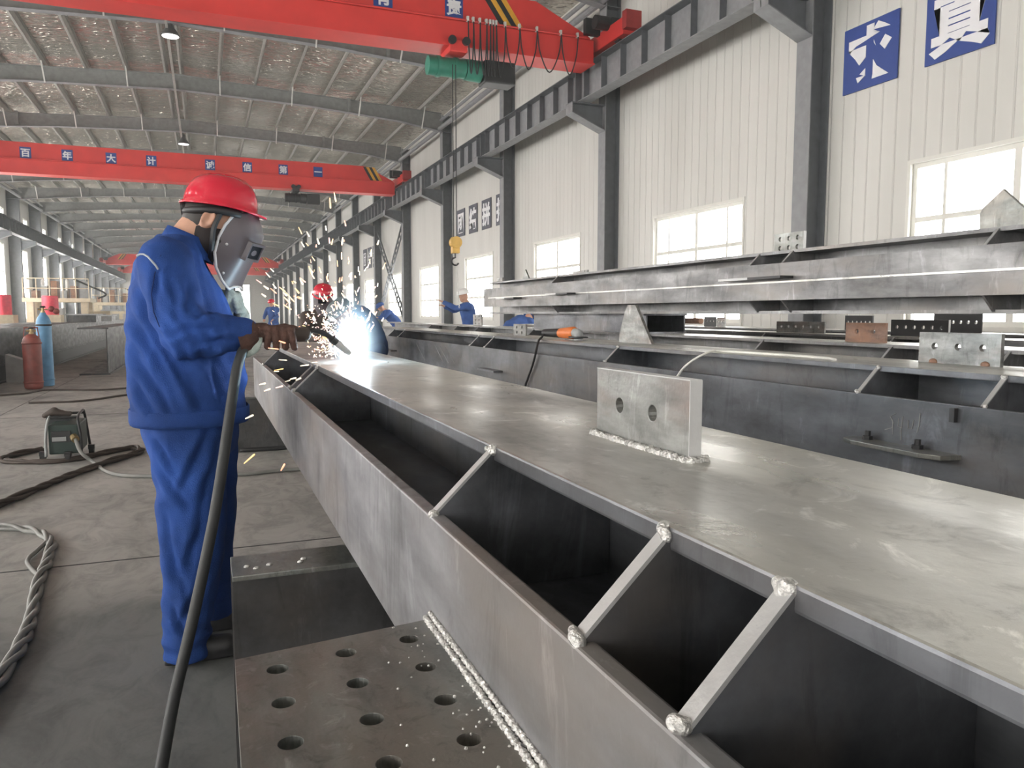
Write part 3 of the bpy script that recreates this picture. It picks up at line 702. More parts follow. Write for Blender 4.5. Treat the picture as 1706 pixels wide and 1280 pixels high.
t2 = tab_px(2.36, 1.03, 1535, 1672, 555, 3, 1, M['tab'], 'grey three-hole tab on the second member, right of the picture', .012)
for y in (t2.bound_box[0][1] + t2.location.y + .05, t2.bound_box[7][1] + t2.location.y - .06):
    MB().ball((2.352, y, 1.034), .013, 10, (.7, 1.3, .9)).build('weld_bead', M['rusty'], t2, smooth=True)
tab_px(2.3, 1.03, 857, 877, 540, 2, 2, M['tab'], 'small square tab on the second member, left of the grinder', .012)
tab_px(3.85, ZT, 789, 803, 524, 2, 3, M['tab'], 'small tab just below the end of the raised member')
tab_px(3.85, ZT, 1411, 1478, 538, 2, 1, M['rusty'], 'rust-brown two-hole tab in the gap under the raised member')
tab_px(5.2, ZT, 1016, 1040, 523, 2, 3, M['tab'], 'pale tab partly hidden behind the pointed gusset')
tab_px(5.2, ZT, 942, 967, 535, 6, 1, M['tab'], 'pale many-holed tab right behind the grinder')
tab_px(5.2, ZT, 1295, 1375, 536, 6, 1, M['tab'], 'grey six-hole tab in the gap, left of the rust-brown one')
tab_px(5.2, ZT, 1486, 1582, 533, 6, 1, M['blackm'], 'black six-hole tab with a bright edge, right of the rust-brown one', edge=True)
tab_px(6.6, ZT, 1557, 1637, 523, 6, 1, M['blackm'], 'six-hole tab against the window, its backlit silhouette painted black')  # backlit silhouette put into the black metal colour
tab_px(6.6, ZT, 1409, 1455, 526, 6, 1, M['blackm'], 'small dark tab above the rust-brown one')
tab_px(6.6, ZT, 1174, 1193, 528, 3, 1, M['blackm'], 'tiny dark tab, left one of a pair low in the gap')
tab_px(6.6, ZT, 1195, 1209, 529, 3, 1, M['tab'], 'tiny grey tab, right one of a pair low in the gap')
tab_px(3.69, 1.61, 1292, 1341, 388, 3, 2, M['plate'], 'brown six-hole tab on top of the raised member by the big column', edge=True)
tab_px(3.69, 1.61, 956, 980, 451, 3, 2, M['tab'], 'small tab on top of the raised member below a window')
tab_px(3.5, 1.61, 829, 838, 463, 1, 1, M['tab'], 'narrow plate standing near the far end of the raised member')
def gusset(x, zb, pts, mat, label, th=.018):
    P = [at_x(a, b, x) for a, b in pts]
    P = [Vector((x, p.y, max(p.z, zb) if i not in (0, len(P) - 1) else zb)) for i, p in enumerate(P)]
    return tag(MB().prism(P, (th, 0, 0)).build('gusset_plate', M[mat], bevel=.001), label, 'gusset plate', 'pointed gusset plates')
gusset(2.3, 1.03, [(1031, 572), (1032, 556), (1041, 519), (1046, 508), (1058, 508), (1086, 570)], 'tab', 'pointed triangular gusset standing on the second member right of the grinder')
gusset(3.69, 1.61, [(870, 472), (871, 463), (875, 449), (882, 472)], 'plate', 'small pointed gusset near the far end of the raised member')
gusset(3.6, 1.61, [(1632, 384), (1632, 357), (1637, 347), (1671, 315), (1712, 352), (1730, 372)], 'plate', 'house-shaped gusset plate at the right edge on the raised member', .02)
tag(MB().tube([at_x(1100, 534, 5.3), at_x(1168, 535, 5.3)], .035, 10).build('steel_pipe', M['rusty']), 'short rust-orange pipe lying in the gap under the raised member', 'pipe')

# spacers under the raised member, trestles under the others
for (a, b, c, d), t in (((3.6, 4.05, 5.9, 8.4), 'long dark spacer under the far half of the raised member'), ((3.6, 4.05, .6, 1.6), 'dark spacer under the near half of the raised member')):
    r = thing('steel_spacer', ((a + b) / 2, (c + d) / 2, ZT), t, 'spacer', 'spacers under the raised member')
    MB().box(a, b, c, d, ZT, ZT + .016).build('bottom_flange', M['steel'], r); MB().box(a, b, c, d, 1.184, 1.2).build('top_flange', M['steel'], r)
    MB().box(a + .02, a + .034, c, d, ZT + .016, 1.184).box(b - .034, b - .02, c, d, ZT + .016, 1.184).build('web', M['steel'], r)
def trestle(x0, x1, y0, y1, zt, label, mat='steel_dark'):
    r = thing('trestle', ((x0 + x1) / 2, (y0 + y1) / 2, 0), label, 'trestle', 'steel trestles under the members')
    t = .013
    MB().box(x0, x1, y0, y1, zt - t, zt).build('top_flange', M['plate'], r, bevel=.003)
    MB().box(x0, x1, y0, y1, 0, t).build('bottom_flange', M[mat], r)
    MB().box(x0, x1, y0 + .003, y0 + .015, t, zt - t).box(x0, x1, y1 - .015, y1 - .003, t, zt - t).build('web', M[mat], r)
    return r
tr = trestle(.036, 1.25, 1.79, 1.945, .612, 'dark welded trestle under the foreground member, behind the perforated plate')
mb = MB()
for x, y in ((.07, 1.85), (.09, 1.83), (.12, 1.845), (.19, 1.84), (.2, 1.86)): mb.ball((x, y, .613), .006, 7, (1.3, 1, .7))
mb.build('weld_spatter', M['weld'], tr, smooth=True)
trestle(-.0, 1.25, -.7, -.55, .612, 'trestle under the near end of the foreground member')
trestle(1.7, 7.2, 3.2, 3.4, .612, 'long low trestle under the row of steel members, near half')
trestle(1.7, 7.2, 8.6, 8.8, .612, 'long low trestle under the row of steel members, far half')
trestle(3.4, 7.2, 12.1, 12.3, .612, 'trestle under the far ends of the rear members')
trestle(3.4, 4.3, 15.9, 16.1, .612, 'trestle under the far end of the third member')
trestle(.18, 1.9, 7.0, 7.3, .48, 'low dark support block on the floor beyond the welder')

# perforated plate welded to the foreground member
PZ = .80
hs = []
for cx, ry in ((.0625, .874), (.1415, .888), (.2205, .898)):
    hs += [circle((cx - .0008 * k, ry - .0802 * k, PZ), .012, (1, 0, 0), (0, 1, 0), 20) for k in range(9) if ry - .0802 * k > .22]
pp = tag(MB().holed([(.0185, .917, PZ), (.2665, .951, PZ), (.2665, .15, PZ), (.0105, .15, PZ)], hs, (0, 0, -.03)).build('perforated_plate', M['plate'], bevel=.0012),
         'flat connection plate with rows of bolt holes, welded to the foreground member at bottom', 'steel plate')
for o, z, q in ((.0065, .0012, 0), (-.0005, .0055, 2)):
    pts = []; rs = []
    for i in range(420):
        y = .15 + (.955 - .15) * i / 419
        pts.append((.2625 - o + random.uniform(-.0005, .0005), y, PZ + z)); rs.append(.0036 + .0008 * math.sin(i * 1.3 + q) + random.uniform(-.0004, .0006) + .0008 * noise.noise(Vector((y * 22, q, 0))))
    tag(MB().tube(pts, rs, 9).build('weld_bead', M['weld'], pp, smooth=True), 'bright rippled weld bead')
mb = MB()
for i in range(70):
    x = .262 - abs(random.gauss(0, .045)); y = random.uniform(.45, .94)
    if x > .03: mb.ball((x, y, PZ), random.uniform(.0008, .002), 6)
tag(mb.build('weld_spatter', M['weld'], pp, smooth=True), kind='stuff')

# angle grinder with its cord
def P3(px_, py_, x, z): p = at_x(px_, py_, x); return Vector((x, p.y, z))
g0, g1, g2 = P3(908, 558, 2.2, 1.068), P3(935, 552, 2.2, 1.072), P3(955, 548, 2.2, 1.078)
gr = thing('angle_grinder', (2.2, g1.y, 1.03), 'orange and black angle grinder lying on the second member', 'power tool')
MB().limb(g0, .026, g1, .032).build('handle', M['black'], gr, smooth=True)
MB().limb(g1, .033, g2, .04).build('motor_case', M['orange'], gr, smooth=True)
hd = g2 + Vector((0, -.075, -.004))
MB().limb(g2 + Vector((0, -.03, 0)), .03, hd, .028).lathe(hd + Vector((0, 0, -.05)), [(.03, 0), (.03, .05)], 14).build('gear_head', M['panel_grey'], gr, smooth=True, auto=.7)
MB().lathe((hd.x, hd.y, 1.034), [(.06, 0), (.06, .004)], 24).build('grinding_disc', M['ground'], gr)
MB().lathe((hd.x, hd.y, 1.045), [(.05, 0), (.064, .004), (.064, .012)], 20).build('disc_guard', M['blackm'], gr)
pts = [g0 + Vector((0, .02, -.01)), P3(903, 566, 2.1, 1.045), P3(897, 574, 2.02, 1.02)] + [at_x(a, b, 1.955) for a, b in ((892, 590), (886, 612), (879, 632), (875, 650))] + [Vector((1.95, at_x(875, 650, 1.95).y, .4))]
tag(MB().tube(spline(pts, 5), .0075, 6).build('tool_cord', M['black']), 'black cord of the grinder hanging over the second member', 'cord')
w = [at_x(1128, 628, 1.95), at_x(1140, 612, 1.96), at_x(1160, 597, 1.99), at_x(1185, 585.5, 2.06), P3(1200, 583.5, 2.12, 1.035), P3(1290, 586, 2.17, 1.034), P3(1370, 589, 2.17, 1.034), P3(1392, 594, 2.12, 1.034)]
tag(MB().tube(spline(w, 6), .005, 6).build('wire', M['frame_white']), 'thin pale wire looping over the edge of the second member', 'wire')

# ================================================================== LEFT SIDE OF THE HALL
def hbeam(x0, x1, y0, y1, z0, z1, label, mat='steel_dark', group='steel beams stacked on the left'):
    r = thing('steel_beam', ((x0 + x1) / 2, (y0 + y1) / 2, z0), label, 'steel beam', group); xm = (x0 + x1) / 2
    MB().box(x0, x1, y0, y1, z0, z0 + .03).build('bottom_flange', M[mat], r); MB().box(x0, x1, y0, y1, z1 - .03, z1).build('top_flange', M[mat], r)
    MB().box(x1 - .05, x1 - .03, y0, y1, z0 + .03, z1 - .03).build('web', M[mat], r)
    return r
hbeam(-3.9, -3.3, 13.5, 31.5, .3, .95, 'long grey beam behind the gas cylinders at left')
hbeam(-3.44, -3.3, 13.6, 31, 0, .295, 'added black mass for the shade under the front left beam', 'blackm')  # black mass added where the space under the beam is in shade
hbeam(-2.32, -1.78, 17, 24, 0, .93, 'dark beam standing on the floor right behind the welder back', 'steel_dark')
hbeam(-4.6, -3.9, 33.5, 44, .35, .92, 'dark beam continuing farther back behind the welder')
hbeam(-5.2, -4.3, 12, 28, .3, .93, 'second long beam lying behind the front one at left')
for i, (y, t) in enumerate(((15, 'near'), (20.5, 'middle'), (27, 'far'))):
    tag(MB().box(-5.3, -3.46, y - .3, y + .3, 0, .3).build('support_block', M['blackm']), 'dark support block under the left beams, %s one' % t, 'support block', 'support blocks under the left beams')
for (px0, px1, x, y, zb, zt, m, t) in ((113, 160, 0, 26, .951, 1.2, 'steel_dark', 'grey box with a pale lid on the left beams, nearer one'), (140, 186, 0, 29.5, .951, 1.16, 'steel_far', 'pale-lidded box on the left beams, farther one')):
    a, b = at_y(px0, 530, y).x, at_y(px1, 530, y).x
    bx = tag(MB().box(a, b, y, y + 1.2, zb, zt - .04).build('storage_box', M[m]), t, 'box', 'boxes on the left beams')
    MB().box(a - .05, b + .05, y - .05, y + 1.25, zt - .04, zt).build('lid', M['crate'], bx)
tag(MB().prism([(-2.95, 15.6, .0), (-3.25, 15.6, .0), (-3.25, 15.6, .5), (-2.95, 15.6, .38)], (0, .3, 0)).build('steel_offcut', M['conc']), 'pale offcut lying low by the left beams', 'offcut')

def cylinder(x, y, r, h, prof, mat, label, cap):
    c = thing('gas_cylinder', (x, y, 0), label, 'gas cylinder', 'gas cylinders')
    MB().lathe((x, y, 0), prof, 28).build('body', M[mat], c, smooth=True, auto=.9)
    for z in (.1, h * .82): MB().lathe((x, y, z), [(r + .004, 0), (r + .012, .012), (r + .004, .03)], 28).build('ring', M[mat] if z < .2 or mat == 'cyl_red' else M['blackm'], c)
    v = MB().lathe((x, y, h), [(.035, -.04), (.035, .03), (.02, .03), (.02, .08)], 12).tube([(x - .07, y, h + .05), (x + .07, y, h + .05)], .014, 8).build('valve', M['brass'], c)
    MB().lathe((x, y, h + .08), [(.04, 0), (.045, .015), (.03, .03)], 10).build('handwheel', M['blackm'], v)
    if cap:
        g = MB().ball((x + .13, y - .02, h + .06), .05, 10).ball((x + .2, y - .03, h + .02), .05, 10).build('regulator', M['cyl_red'], v, smooth=True)
    else:
        mb = MB()
        for a in (-.11, .11): mb.bar((x + a, y, h - .06), (x + a * .8, y, h + .1), .03, .012)
        mb.tube([(x - .1, y, h + .1), (x + .1, y, h + .1)], .012, 6); mb.build('valve_guard', M['cyl_red'], c)
cylinder(-2.585, 14.2, .133, .88, [(.10, 0), (.128, .02), (.133, .06), (.133, .72), (.125, .79), (.10, .84), (.05, .875), (.04, .88)], 'cyl_red', 'short maroon gas cylinder standing left of the blue one', False)
cylinder(-2.50, 14.75, .115, 1.22, [(.1, 0), (.115, .01), (.115, .98), (.108, 1.07), (.085, 1.14), (.05, 1.19), (.04, 1.22)], 'cyl_blue', 'tall light blue gas cylinder with a valve and regulator', True)

# gantry machines and drums far back on the left
def gantry(x, y, w, label, big=True):
    r = thing('gantry_machine', (x, y, 0), label, 'machine', 'cream gantry welding machines')
    z = 1.8
    for sx in (-.5, .5):
        for sy in (-.9, .9): MB().box(x + sx * w - .16, x + sx * w + .16, y + sy - .16, y + sy + .16, 0, z).build('leg', M['cream'], r)
    MB().box(x - w * .62, x + w * .62, y - 1.2, y + 1.2, z, z + .2).build('platform', M['cream'], r)
    mb = MB()
    for sx in [i / 5 - .5 for i in range(6)]:
        mb.tube([(x + sx * w * 1.2, y - 1.15, z + .2), (x + sx * w * 1.2, y - 1.15, z + 1.2)], .025, 6)
    for h in (.7, 1.2): mb.tube([(x - w * .6, y - 1.15, z + h), (x + w * .6, y - 1.15, z + h)], .025, 6); mb.tube([(x - w * .6, y - 1.15, z + h), (x - w * .6, y + 1.15, z + h)], .025, 6)
    mb.build('railing', M['cream'], r)
    for i in range(6): MB().box(x - w * .5 + i * w * .18, x - w * .5 + i * w * .18 + .28, y - .5, y + .3, z + .2, z + .6 + .25 * (i % 3)).build('control_cabinet', M['panel_grey' if i % 2 else 'rusty'], r)
    for s in (-.3, .15): MB().lathe((x + s * w, y - .2, z + .2), [(.09, 0), (.09, .9), (.05, 1.0)], 12).build('flux_hopper', M['rod'], r)
    MB().tube(spline([(x + w * .3, y - .8, z + 1.2), (x + w * .55, y - .8, z + .9), (x + w * .9, y - .8, z + .45), (x + w * .75, y - .8, z + .2)], 6), .05, 6).build('hose', M['black'], r)
    MB().box(x - w * .42, x + w * .05, y - .4, y + .4, .3, 1.5).build('cabinet', M['panel_grey'], r)
gantry(at_y(101, 500, 46.5).x, 46.5, 2.45, 'cream gantry machine with railings behind the gas cylinders')
gantry(at_y(193, 500, 62).x, 62, 2.3, 'farther cream gantry machine with railings beside the welder back')
for x, y, z0, t in ((at_y(5, 512, 43).x, 43, 1.15, 'leftmost red drum at the picture edge'), (at_y(84, 512, 44.2).x, 44.2, 1.15, 'red drum under the cream gantry machine')):
    b = MB().box(x - .5, x + .5, y - .5, y + .5, 0, z0).build('machine_base', M['cream'])
    tag(b, 'cream machine base carrying the ' + t, 'machine base', 'machine bases on the left')
    tag(MB().lathe((x, y, z0), [(.36, 0), (.36, .9), (.33, .94)], 24).build('drum', M['pink'], smooth=True, auto=.6), t, 'drum', 'red drums')
for x, y, t in ((-9.2, 38, 'left'), (-5.6, 48.5, 'middle'), (-4.7, 52, 'right')):
    r = thing('machine_cabinet', (x, y, 0), 'low cream machine cabinet far behind the left beams, ' + t + ' one', 'cabinet', 'low cream cabinets')
    MB().box(x - .7, x + .7, y - .4, y + .4, 0, 1.35).build('body', M['cream'], r); MB().box(x - .5, x - .1, y - .41, y - .4, .8, 1.2).build('panel', M['panel_grey'], r); MB().box(x + .1, x + .5, y - .42, y - .4, .5, 1.2).build('door', M['crate'], r)

# wire feeder on castors
fx0, fy = -1.115, 7.3
wf = thing('wire_feeder', (fx0, fy, 0), 'small dark wheeled wire feeder with a tube frame on the floor at left', 'welding machine')
MB().box(fx0 - .1, fx0 + .12, fy - .2, fy + .25, .06, .3).build('housing', M['green_dark'], wf, bevel=.012)
MB().box(fx0 - .075, fx0 + .06, fy - .215, fy - .2, .16, .25).build('control_panel', M['blackm'], wf)
MB().box(fx0 - .07, fx0 + .03, fy - .222, fy - .215, .17, .205).build('display', M['panel_grey'], wf)
for s in (-1, 1):
    x = fx0 + .01 + s * .125
    MB().tube(spline([(x, fy - .23, .05), (x, fy - .22, .2), (x - s * .02, fy - .18, .35), (x - s * .03, fy + .1, .37), (x - s * .03, fy + .26, .34), (x, fy + .27, .06)], 5), .011, 8).build('frame_tube', M['blackm'] if s > 0 else M['panel_grey'], wf, smooth=True)
MB().tube([(fx0 - .11, fy - .16, .355), (fx0 + .12, fy - .16, .355)], .011, 8).tube([(fx0 - .11, fy + .2, .35), (fx0 + .12, fy + .2, .35)], .011, 8).build('handle_bar', M['blackm'], wf)
MB().lathe((fx0 - .07, fy + .08, .3), [(.09, 0), (.09, .07)], 18, (0, 1, 0)).build('wire_spool', M['cable'], wf)
for x, y in ((fx0 - .15, fy - .16), (fx0 + .17, fy + .08), (fx0 + .04, fy - .24), (fx0 - .12, fy + .24)):
    w_ = MB().lathe((x - .018, y, .04), [(.04, 0), (.04, .036)], 14, (1, 0, 0)).build('castor', M['black'], wf)
    MB().box(x - .024, x + .024, y - .02, y + .02, .05, .085).build('fork', M['blackm'], w_)
MB().tube([(fx0 + .08, fy - .2, .2), (fx0 + .1, fy - .24, .18)], .03, 10).build('torch_socket', M['brass'], wf)
MB().limb((fx0 - .12, fy - .1, .385), .03, (fx0 - .05, fy - .12, .40), .04).limb((fx0 - .06, fy - .12, .4), .035, (fx0 + .05, fy - .13, .375), .022).limb((fx0 - .05, fy - .05, .39), .025, (fx0 + .04, fy - .06, .38), .02)
gl = MB().limb((fx0 - .13, fy - .12, .372), .022, (fx0 - .06, fy - .12, .405), .036).limb((fx0 - .06, fy - .12, .4), .034, (fx0 + .05, fy - .13, .378), .018).limb((fx0 - .05, fy - .05, .385), .02, (fx0 + .05, fy - .06, .38), .016).build('work_glove', M['cable_brown'], voxel=.008, relax=2)
tag(gl, 'crumpled brown work glove lying on top of the wire feeder', 'glove')

# cables on the floor
def floor_path(pts, r): return [at_z(a, b, 0) + Vector((0, 0, r)) for a, b in pts]
def twisted(path, n, r, off, pitch, name, mat, label, cat='cable', group=None):
    sp = spline(path, 10); root = None; L = 0
    for k in range(n):
        pts = []; L = 0; prev = sp[0]
        for i, p in enumerate(sp):
            L += (p - prev).length; prev = p
            d = (sp[min(i + 1, len(sp) - 1)] - sp[max(i - 1, 0)]).normalized(); sd = Vector((-d.y, d.x, 0))
            a = 2 * PI * (L / pitch) + 2 * PI * k / n + noise.noise(p * 2.1) * 1.5
            w = off * (1 + .5 * noise.noise(p * 3 + Vector((k * 5, 0, 0))))
            pts.append(p + sd * (math.cos(a) * w) + Vector((0, 0, max(0, math.sin(a)) * w)))
        if root is None: root = tag(MB().tube(pts, r, 8).build(name, mat, smooth=True), label, cat, group)
        else: MB().tube(pts, r, 8).build('cable_strand', mat, root, smooth=True)
    return root
G = 'cables lying on the floor'
twisted(floor_path([(-30, 882), (0, 883), (40, 886), (70, 893), (84, 908), (82, 930), (72, 955), (62, 985), (56, 1015), (45, 1060), (28, 1095), (8, 1125), (-15, 1160), (-60, 1230)], .012), 3, .0125, .016, .55, 'welding_cable', M['cable_grey'], 'twisted bundle of grey cables curling along the left picture edge', group=G)
tag(MB().tube(spline(floor_path([(80, 905), (62, 922), (48, 935), (47, 945), (58, 958), (66, 966), (62, 985)], .014), 8), .011, 8).build('welding_cable', M['cable_grey'], smooth=True), 'loose single loop of cable beside the twisted bundle', 'cable', G)
twisted(floor_path([(72, 752), (40, 758), (10, 766), (4, 771), (20, 773), (80, 773), (130, 768), (180, 757), (220, 750), (236, 754), (225, 760), (190, 770), (160, 781), (120, 795), (70, 815), (30, 833), (0, 845), (-40, 862)], .014), 3, .014, .018, .8, 'welding_cable', M['cable_brown'], 'dark bundled cables looping around the wire feeder and off to the left', group=G)
pts = [Vector((fx0 + .1, fy - .24, .18)), Vector((fx0 + .16, fy - .42, .1))] + floor_path([(158, 775), (175, 788), (200, 795), (240, 797), (300, 797), (400, 794), (460, 788), (510, 784), (580, 776)], .016)
tag(MB().tube(spline(pts, 8), .015, 8).build('welding_cable', M['cable_grey'], smooth=True), 'grey feeder cable running across the floor behind the welder legs', 'cable', G)
tag(MB().tube(spline(floor_path([(400, 754), (440, 752), (500, 748), (560, 745)], .018), 6), .018, 8).build('welding_cable', M['black'], smooth=True), 'black cable in front of the low support block', 'cable', G)
tag(MB().tube(spline(floor_path([(-20, 662), (20, 659), (45, 657), (70, 652), (105, 651), (130, 651), (170, 651), (225, 647), (300, 640)], .014), 6), .014, 8).build('gas_hose', M['cable_brown'], smooth=True), 'dark gas hose in front of the gas cylinders', 'hose', G)
tag(MB().tube(spline(floor_path([(48, 673), (80, 672), (120, 671), (160, 667), (200, 661), (260, 654)], .014), 6), .014, 8).build('gas_hose', M['cable_brown'], smooth=True), 'brown hose curving across the floor nearer than the other hose', 'hose', G)

# ================================================================== PEOPLE
from mathutils.bvhtree import BVHTree
def surf(ob, px_, py_, lift=.002):
    """point on an object's surface seen at a picture position (to lay seams and patches on a garment)"""
    me = ob.data; mw = Matrix.Translation(ob.location + (ob.parent.location if ob.parent else Vector()))
    t = BVHTree.FromPolygons([mw @ v.co for v in me.vertices], [tuple(p.vertices) for p in me.polygons])
    h, n, i, d = t.ray_cast(CAM, ray(px_, py_).normalized())
    return (h + n * lift, n) if h else (None, None)
def helmet_mesh(c, L, W, H, tilt, yaw, peak=.03, ribs=True):
    """hard-hat shell: dome, lip and front peak; local +x is forward"""
    R = Matrix.Rotation(yaw, 3, 'Z') @ Matrix.Rotation(tilt, 3, 'Y'); c = Vector(c); mb = MB(); rr = []
    lv = [(1.0, 0), (1.0, .1), (.985, .25), (.95, .42), (.88, .6), (.76, .77), (.58, .9), (.36, .97), (.12, 1.0), (.01, 1.003)]
    def ring(s, h, lip=0):
        g = []
        for k in range(40):
            t = 2 * PI * k / 40; cx, cy = math.cos(t), math.sin(t)
            f = (max(0, cx) ** 3) * peak * (1 if lip else 0)
            bump = .003 * math.exp(-(cy / .14) ** 2) * h if ribs else 0
            drop = -.010 * max(0, cx) ** 2 * (1 if h < .12 else 0)
            g.append(c + R @ Vector(((L * s + lip) * cx + f, (W * s + lip * .8) * cy, H * h + drop + bump * 2)))
        return g
    rr.append(ring(.93, .02)); rr.append(ring(1.0, -.02, .012)); rr.append(ring(1.0, .02, .013))
    for s, h in lv[1:]: rr.append(ring(s, h))
    mb.rings(rr); return mb
def hand_mesh(mb, w, d, up, side=1, r=.0095, L=.075, curl=.5):
    """palm and five fingers growing from wrist w along d; up = back of the hand"""
    w, d, up = Vector(w), Vector(d).normalized(), Vector(up).normalized(); s = d.cross(up).normalized() * side
    for i in (-1.5, -.5, .5, 1.5):
        k = w + d * .085 + s * (i * .021); mb.limb(w + s * (i * .012), .017, k, .0135, 8)
        l = L * (1 - .13 * abs(i - .3)); a = k + (d - up * curl * .5).normalized() * l * .5; b = a + (d - up * curl * 1.6).normalized() * l * .5
        mb.limb(k, r * 1.1, a, r, 8).limb(a, r, b, r * .85, 8)
    t0 = w + d * .03 + s * .03; t1 = t0 + (d * .7 + s * .7 - up * .3).normalized() * .045; mb.limb(w + s * .012, .018, t0, .015, 8).limb(t0, .014, t1, .011, 8).limb(t1, .0105, t1 + (d - up * .3).normalized() * .03, .009, 8)
def fold(amp, f=9, seed=0):
    o = Vector((seed, seed * 2, seed * 3))
    def w(p, n):
        q = Vector((p.x * f, p.y * f, p.z * f * .55)) + o
        return amp * (noise.noise(q) + .5 * (1 - 2 * abs(noise.noise(q * 1.9 + Vector((3, 1, 7)))))) - amp * .2
    return w
def push(J, k):
    return {n: (Vector((v[0] * k, v[1] * k, v[2])) if n != 'face' else v) for n, v in J.items()}
def worker(label, J, top='fabric_far', legs='fabric_far', hat='helmet', face=None, mask=False, gl='glove'):
    """background worker from joints: head, face direction, neck, chest, waist, hip, (shoulder, elbow, wrist) x2, (hipjoint, knee, ankle) x2"""
    V = lambda k: Vector(J[k])
    a0 = (V('anl') + V('anr')) / 2
    P = thing('person', (a0.x, a0.y, min(V('anl').z, V('anr').z) - .09), label, 'person', 'workers in the background')
    hd = V('head'); fd = Vector(J['face']).normalized(); sd = fd.cross(Vector((0, 0, 1))).normalized(); hu = sd.cross(fd).normalized()
    mb = MB(); mb.limb(V('neck'), .06, hd - hu * .03, .055); R = Matrix((fd, -sd, hu)).transposed()
    mb.ball(hd, .1, 16, (.98, .78, 1.2), R); mb.limb(hd + fd * .085 - hu * .005, .012, hd + fd * .108 - hu * .03, .016, 8)
    mb.ball(hd + fd * .05 - hu * .085, .045, 10); mb.limb(hd + fd * .093 - hu * .066 - sd * .02, .007, hd + fd * .093 - hu * .066 + sd * .02, .007, 8)
    for s in (-1, 1): mb.ball(hd + sd * (.078 * s) - hu * .01 - fd * .01, .028, 8, (.7, .35, 1.1), R); mb.ball(hd + fd * .088 + sd * (.032 * s) + hu * .012, .013, 8)
    mb.limb(V('neck'), .08, V('chest'), .13).limb(V('chest'), .13, V('waist'), .12).limb(V('waist'), .12, V('hip'), .13)
    for k in 'lr':
        mb.limb(V('sh' + k), .055, V('el' + k), .042).limb(V('el' + k), .042, V('wr' + k), .03)
        d = (V('wr' + k) - V('el' + k)); hand_mesh(mb, V('wr' + k), d, (0, 0, 1) if abs(d.normalized().z) < .8 else fd, 1 if k == 'l' else -1)
        mb.limb(V('hj' + k), .08, V('kn' + k), .055).limb(V('kn' + k), .05, V('an' + k), .04).limb(V('chest'), .09, V('sh' + k), .06).limb(V('hip'), .1, V('hj' + k), .09)
    mb.build('body', M['skin'], P, voxel=.0085, relax=2)
    mb = MB().limb(V('neck') - Vector((0, 0, .02)), .085, V('chest'), .165, 18).limb(V('chest'), .17, V('waist'), .165, 18).limb(V('waist'), .165, V('hip'), .17, 18)
    for k in 'lr': mb.limb(V('chest').lerp(V('neck'), .3), .12, V('sh' + k), .085).limb(V('sh' + k), .085, V('el' + k), .066).limb(V('el' + k), .066, V('wr' + k).lerp(V('el' + k), .1), .05)
    mb.build('jacket', M[top], P, voxel=.018, relax=3, warp=fold(.012, 7, a0.x))
    mb = MB().limb(V('hip') + Vector((0, 0, .03)), .15, V('hip'), .15)
    for k in 'lr': mb.limb(V('hip'), .13, V('hj' + k), .115).limb(V('hj' + k), .115, V('kn' + k), .085).limb(V('kn' + k), .085, V('an' + k), .075)
    mb.build('trousers', M[legs], P, voxel=.018, relax=3, warp=fold(.012, 7, a0.y))
    for k in 'lr':
        f = Vector((fd.x, fd.y, 0)).normalized(); an = V('an' + k)
        MB().limb(an - f * .04 - Vector((0, 0, .045)), .045, an + f * .15 - Vector((0, 0, .055)), .038).limb(an, .05, an - Vector((0, 0, .04)), .045).build('boot', M['blackm'], P, voxel=.012, relax=2)
    yaw = math.atan2(fd.y, fd.x); tl = -math.asin(max(-1, min(1, fd.z)))
    helmet_mesh(hd + hu * .035, .14, .12, .12, tl, yaw).build('safety_helmet', M[hat], P, smooth=True)
    if mask:
        mb = MB(); rr = []
        for i in range(9):
            h = .06 - .25 * i / 8; g = []
            wd = .115 * (1 - .35 * max(0, (i - 5) / 3))
            for q in range(15):
                s = -1 + 2 * q / 14; g.append(hd + hu * h + sd * (s * wd) + fd * (.155 - .11 * abs(s) ** 2.4))
            for q in range(15):
                s = 1 - 2 * q / 14; g.append(hd + hu * h + sd * (s * (wd - .005)) + fd * (.15 - .11 * abs(s) ** 2.4))
            rr.append(g)
        f = mb.rings(rr).build('face_shield', M['shield'], P, smooth=True, auto=.8)
        MB().prism([hd + fd * .153 + hu * (.0 + b) + sd * a for a, b in ((-.045, .025), (.045, .025), (.045, -.03), (-.045, -.03))], fd * .012).build('window', M['dark_glass'], f)
    return P
# A: red helmet and mask, bent towards us behind the sparks
worker('worker with a red helmet and grey face shield behind the sparks', push(dict(head=(1.12, 8.0, 1.40), face=(-.25, -1, -.35), neck=(1.14, 8.1, 1.24), chest=(1.16, 8.2, 1.1), waist=(1.18, 8.35, .92), hip=(1.18, 8.4, .84),
    shl=(1.36, 8.15, 1.15), ell=(1.42, 7.95, .92), wrl=(1.25, 7.75, .9), shr=(.96, 8.15, 1.15), elr=(.9, 7.95, .92), wrr=(1.0, 7.72, .92),
    hjl=(1.28, 8.4, .8), knl=(1.3, 8.3, .45), anl=(1.3, 8.4, .09), hjr=(1.08, 8.4, .8), knr=(1.06, 8.3, .45), anr=(1.06, 8.4, .09)), 1.16), top='cable_brown', legs='navy', mask=True)
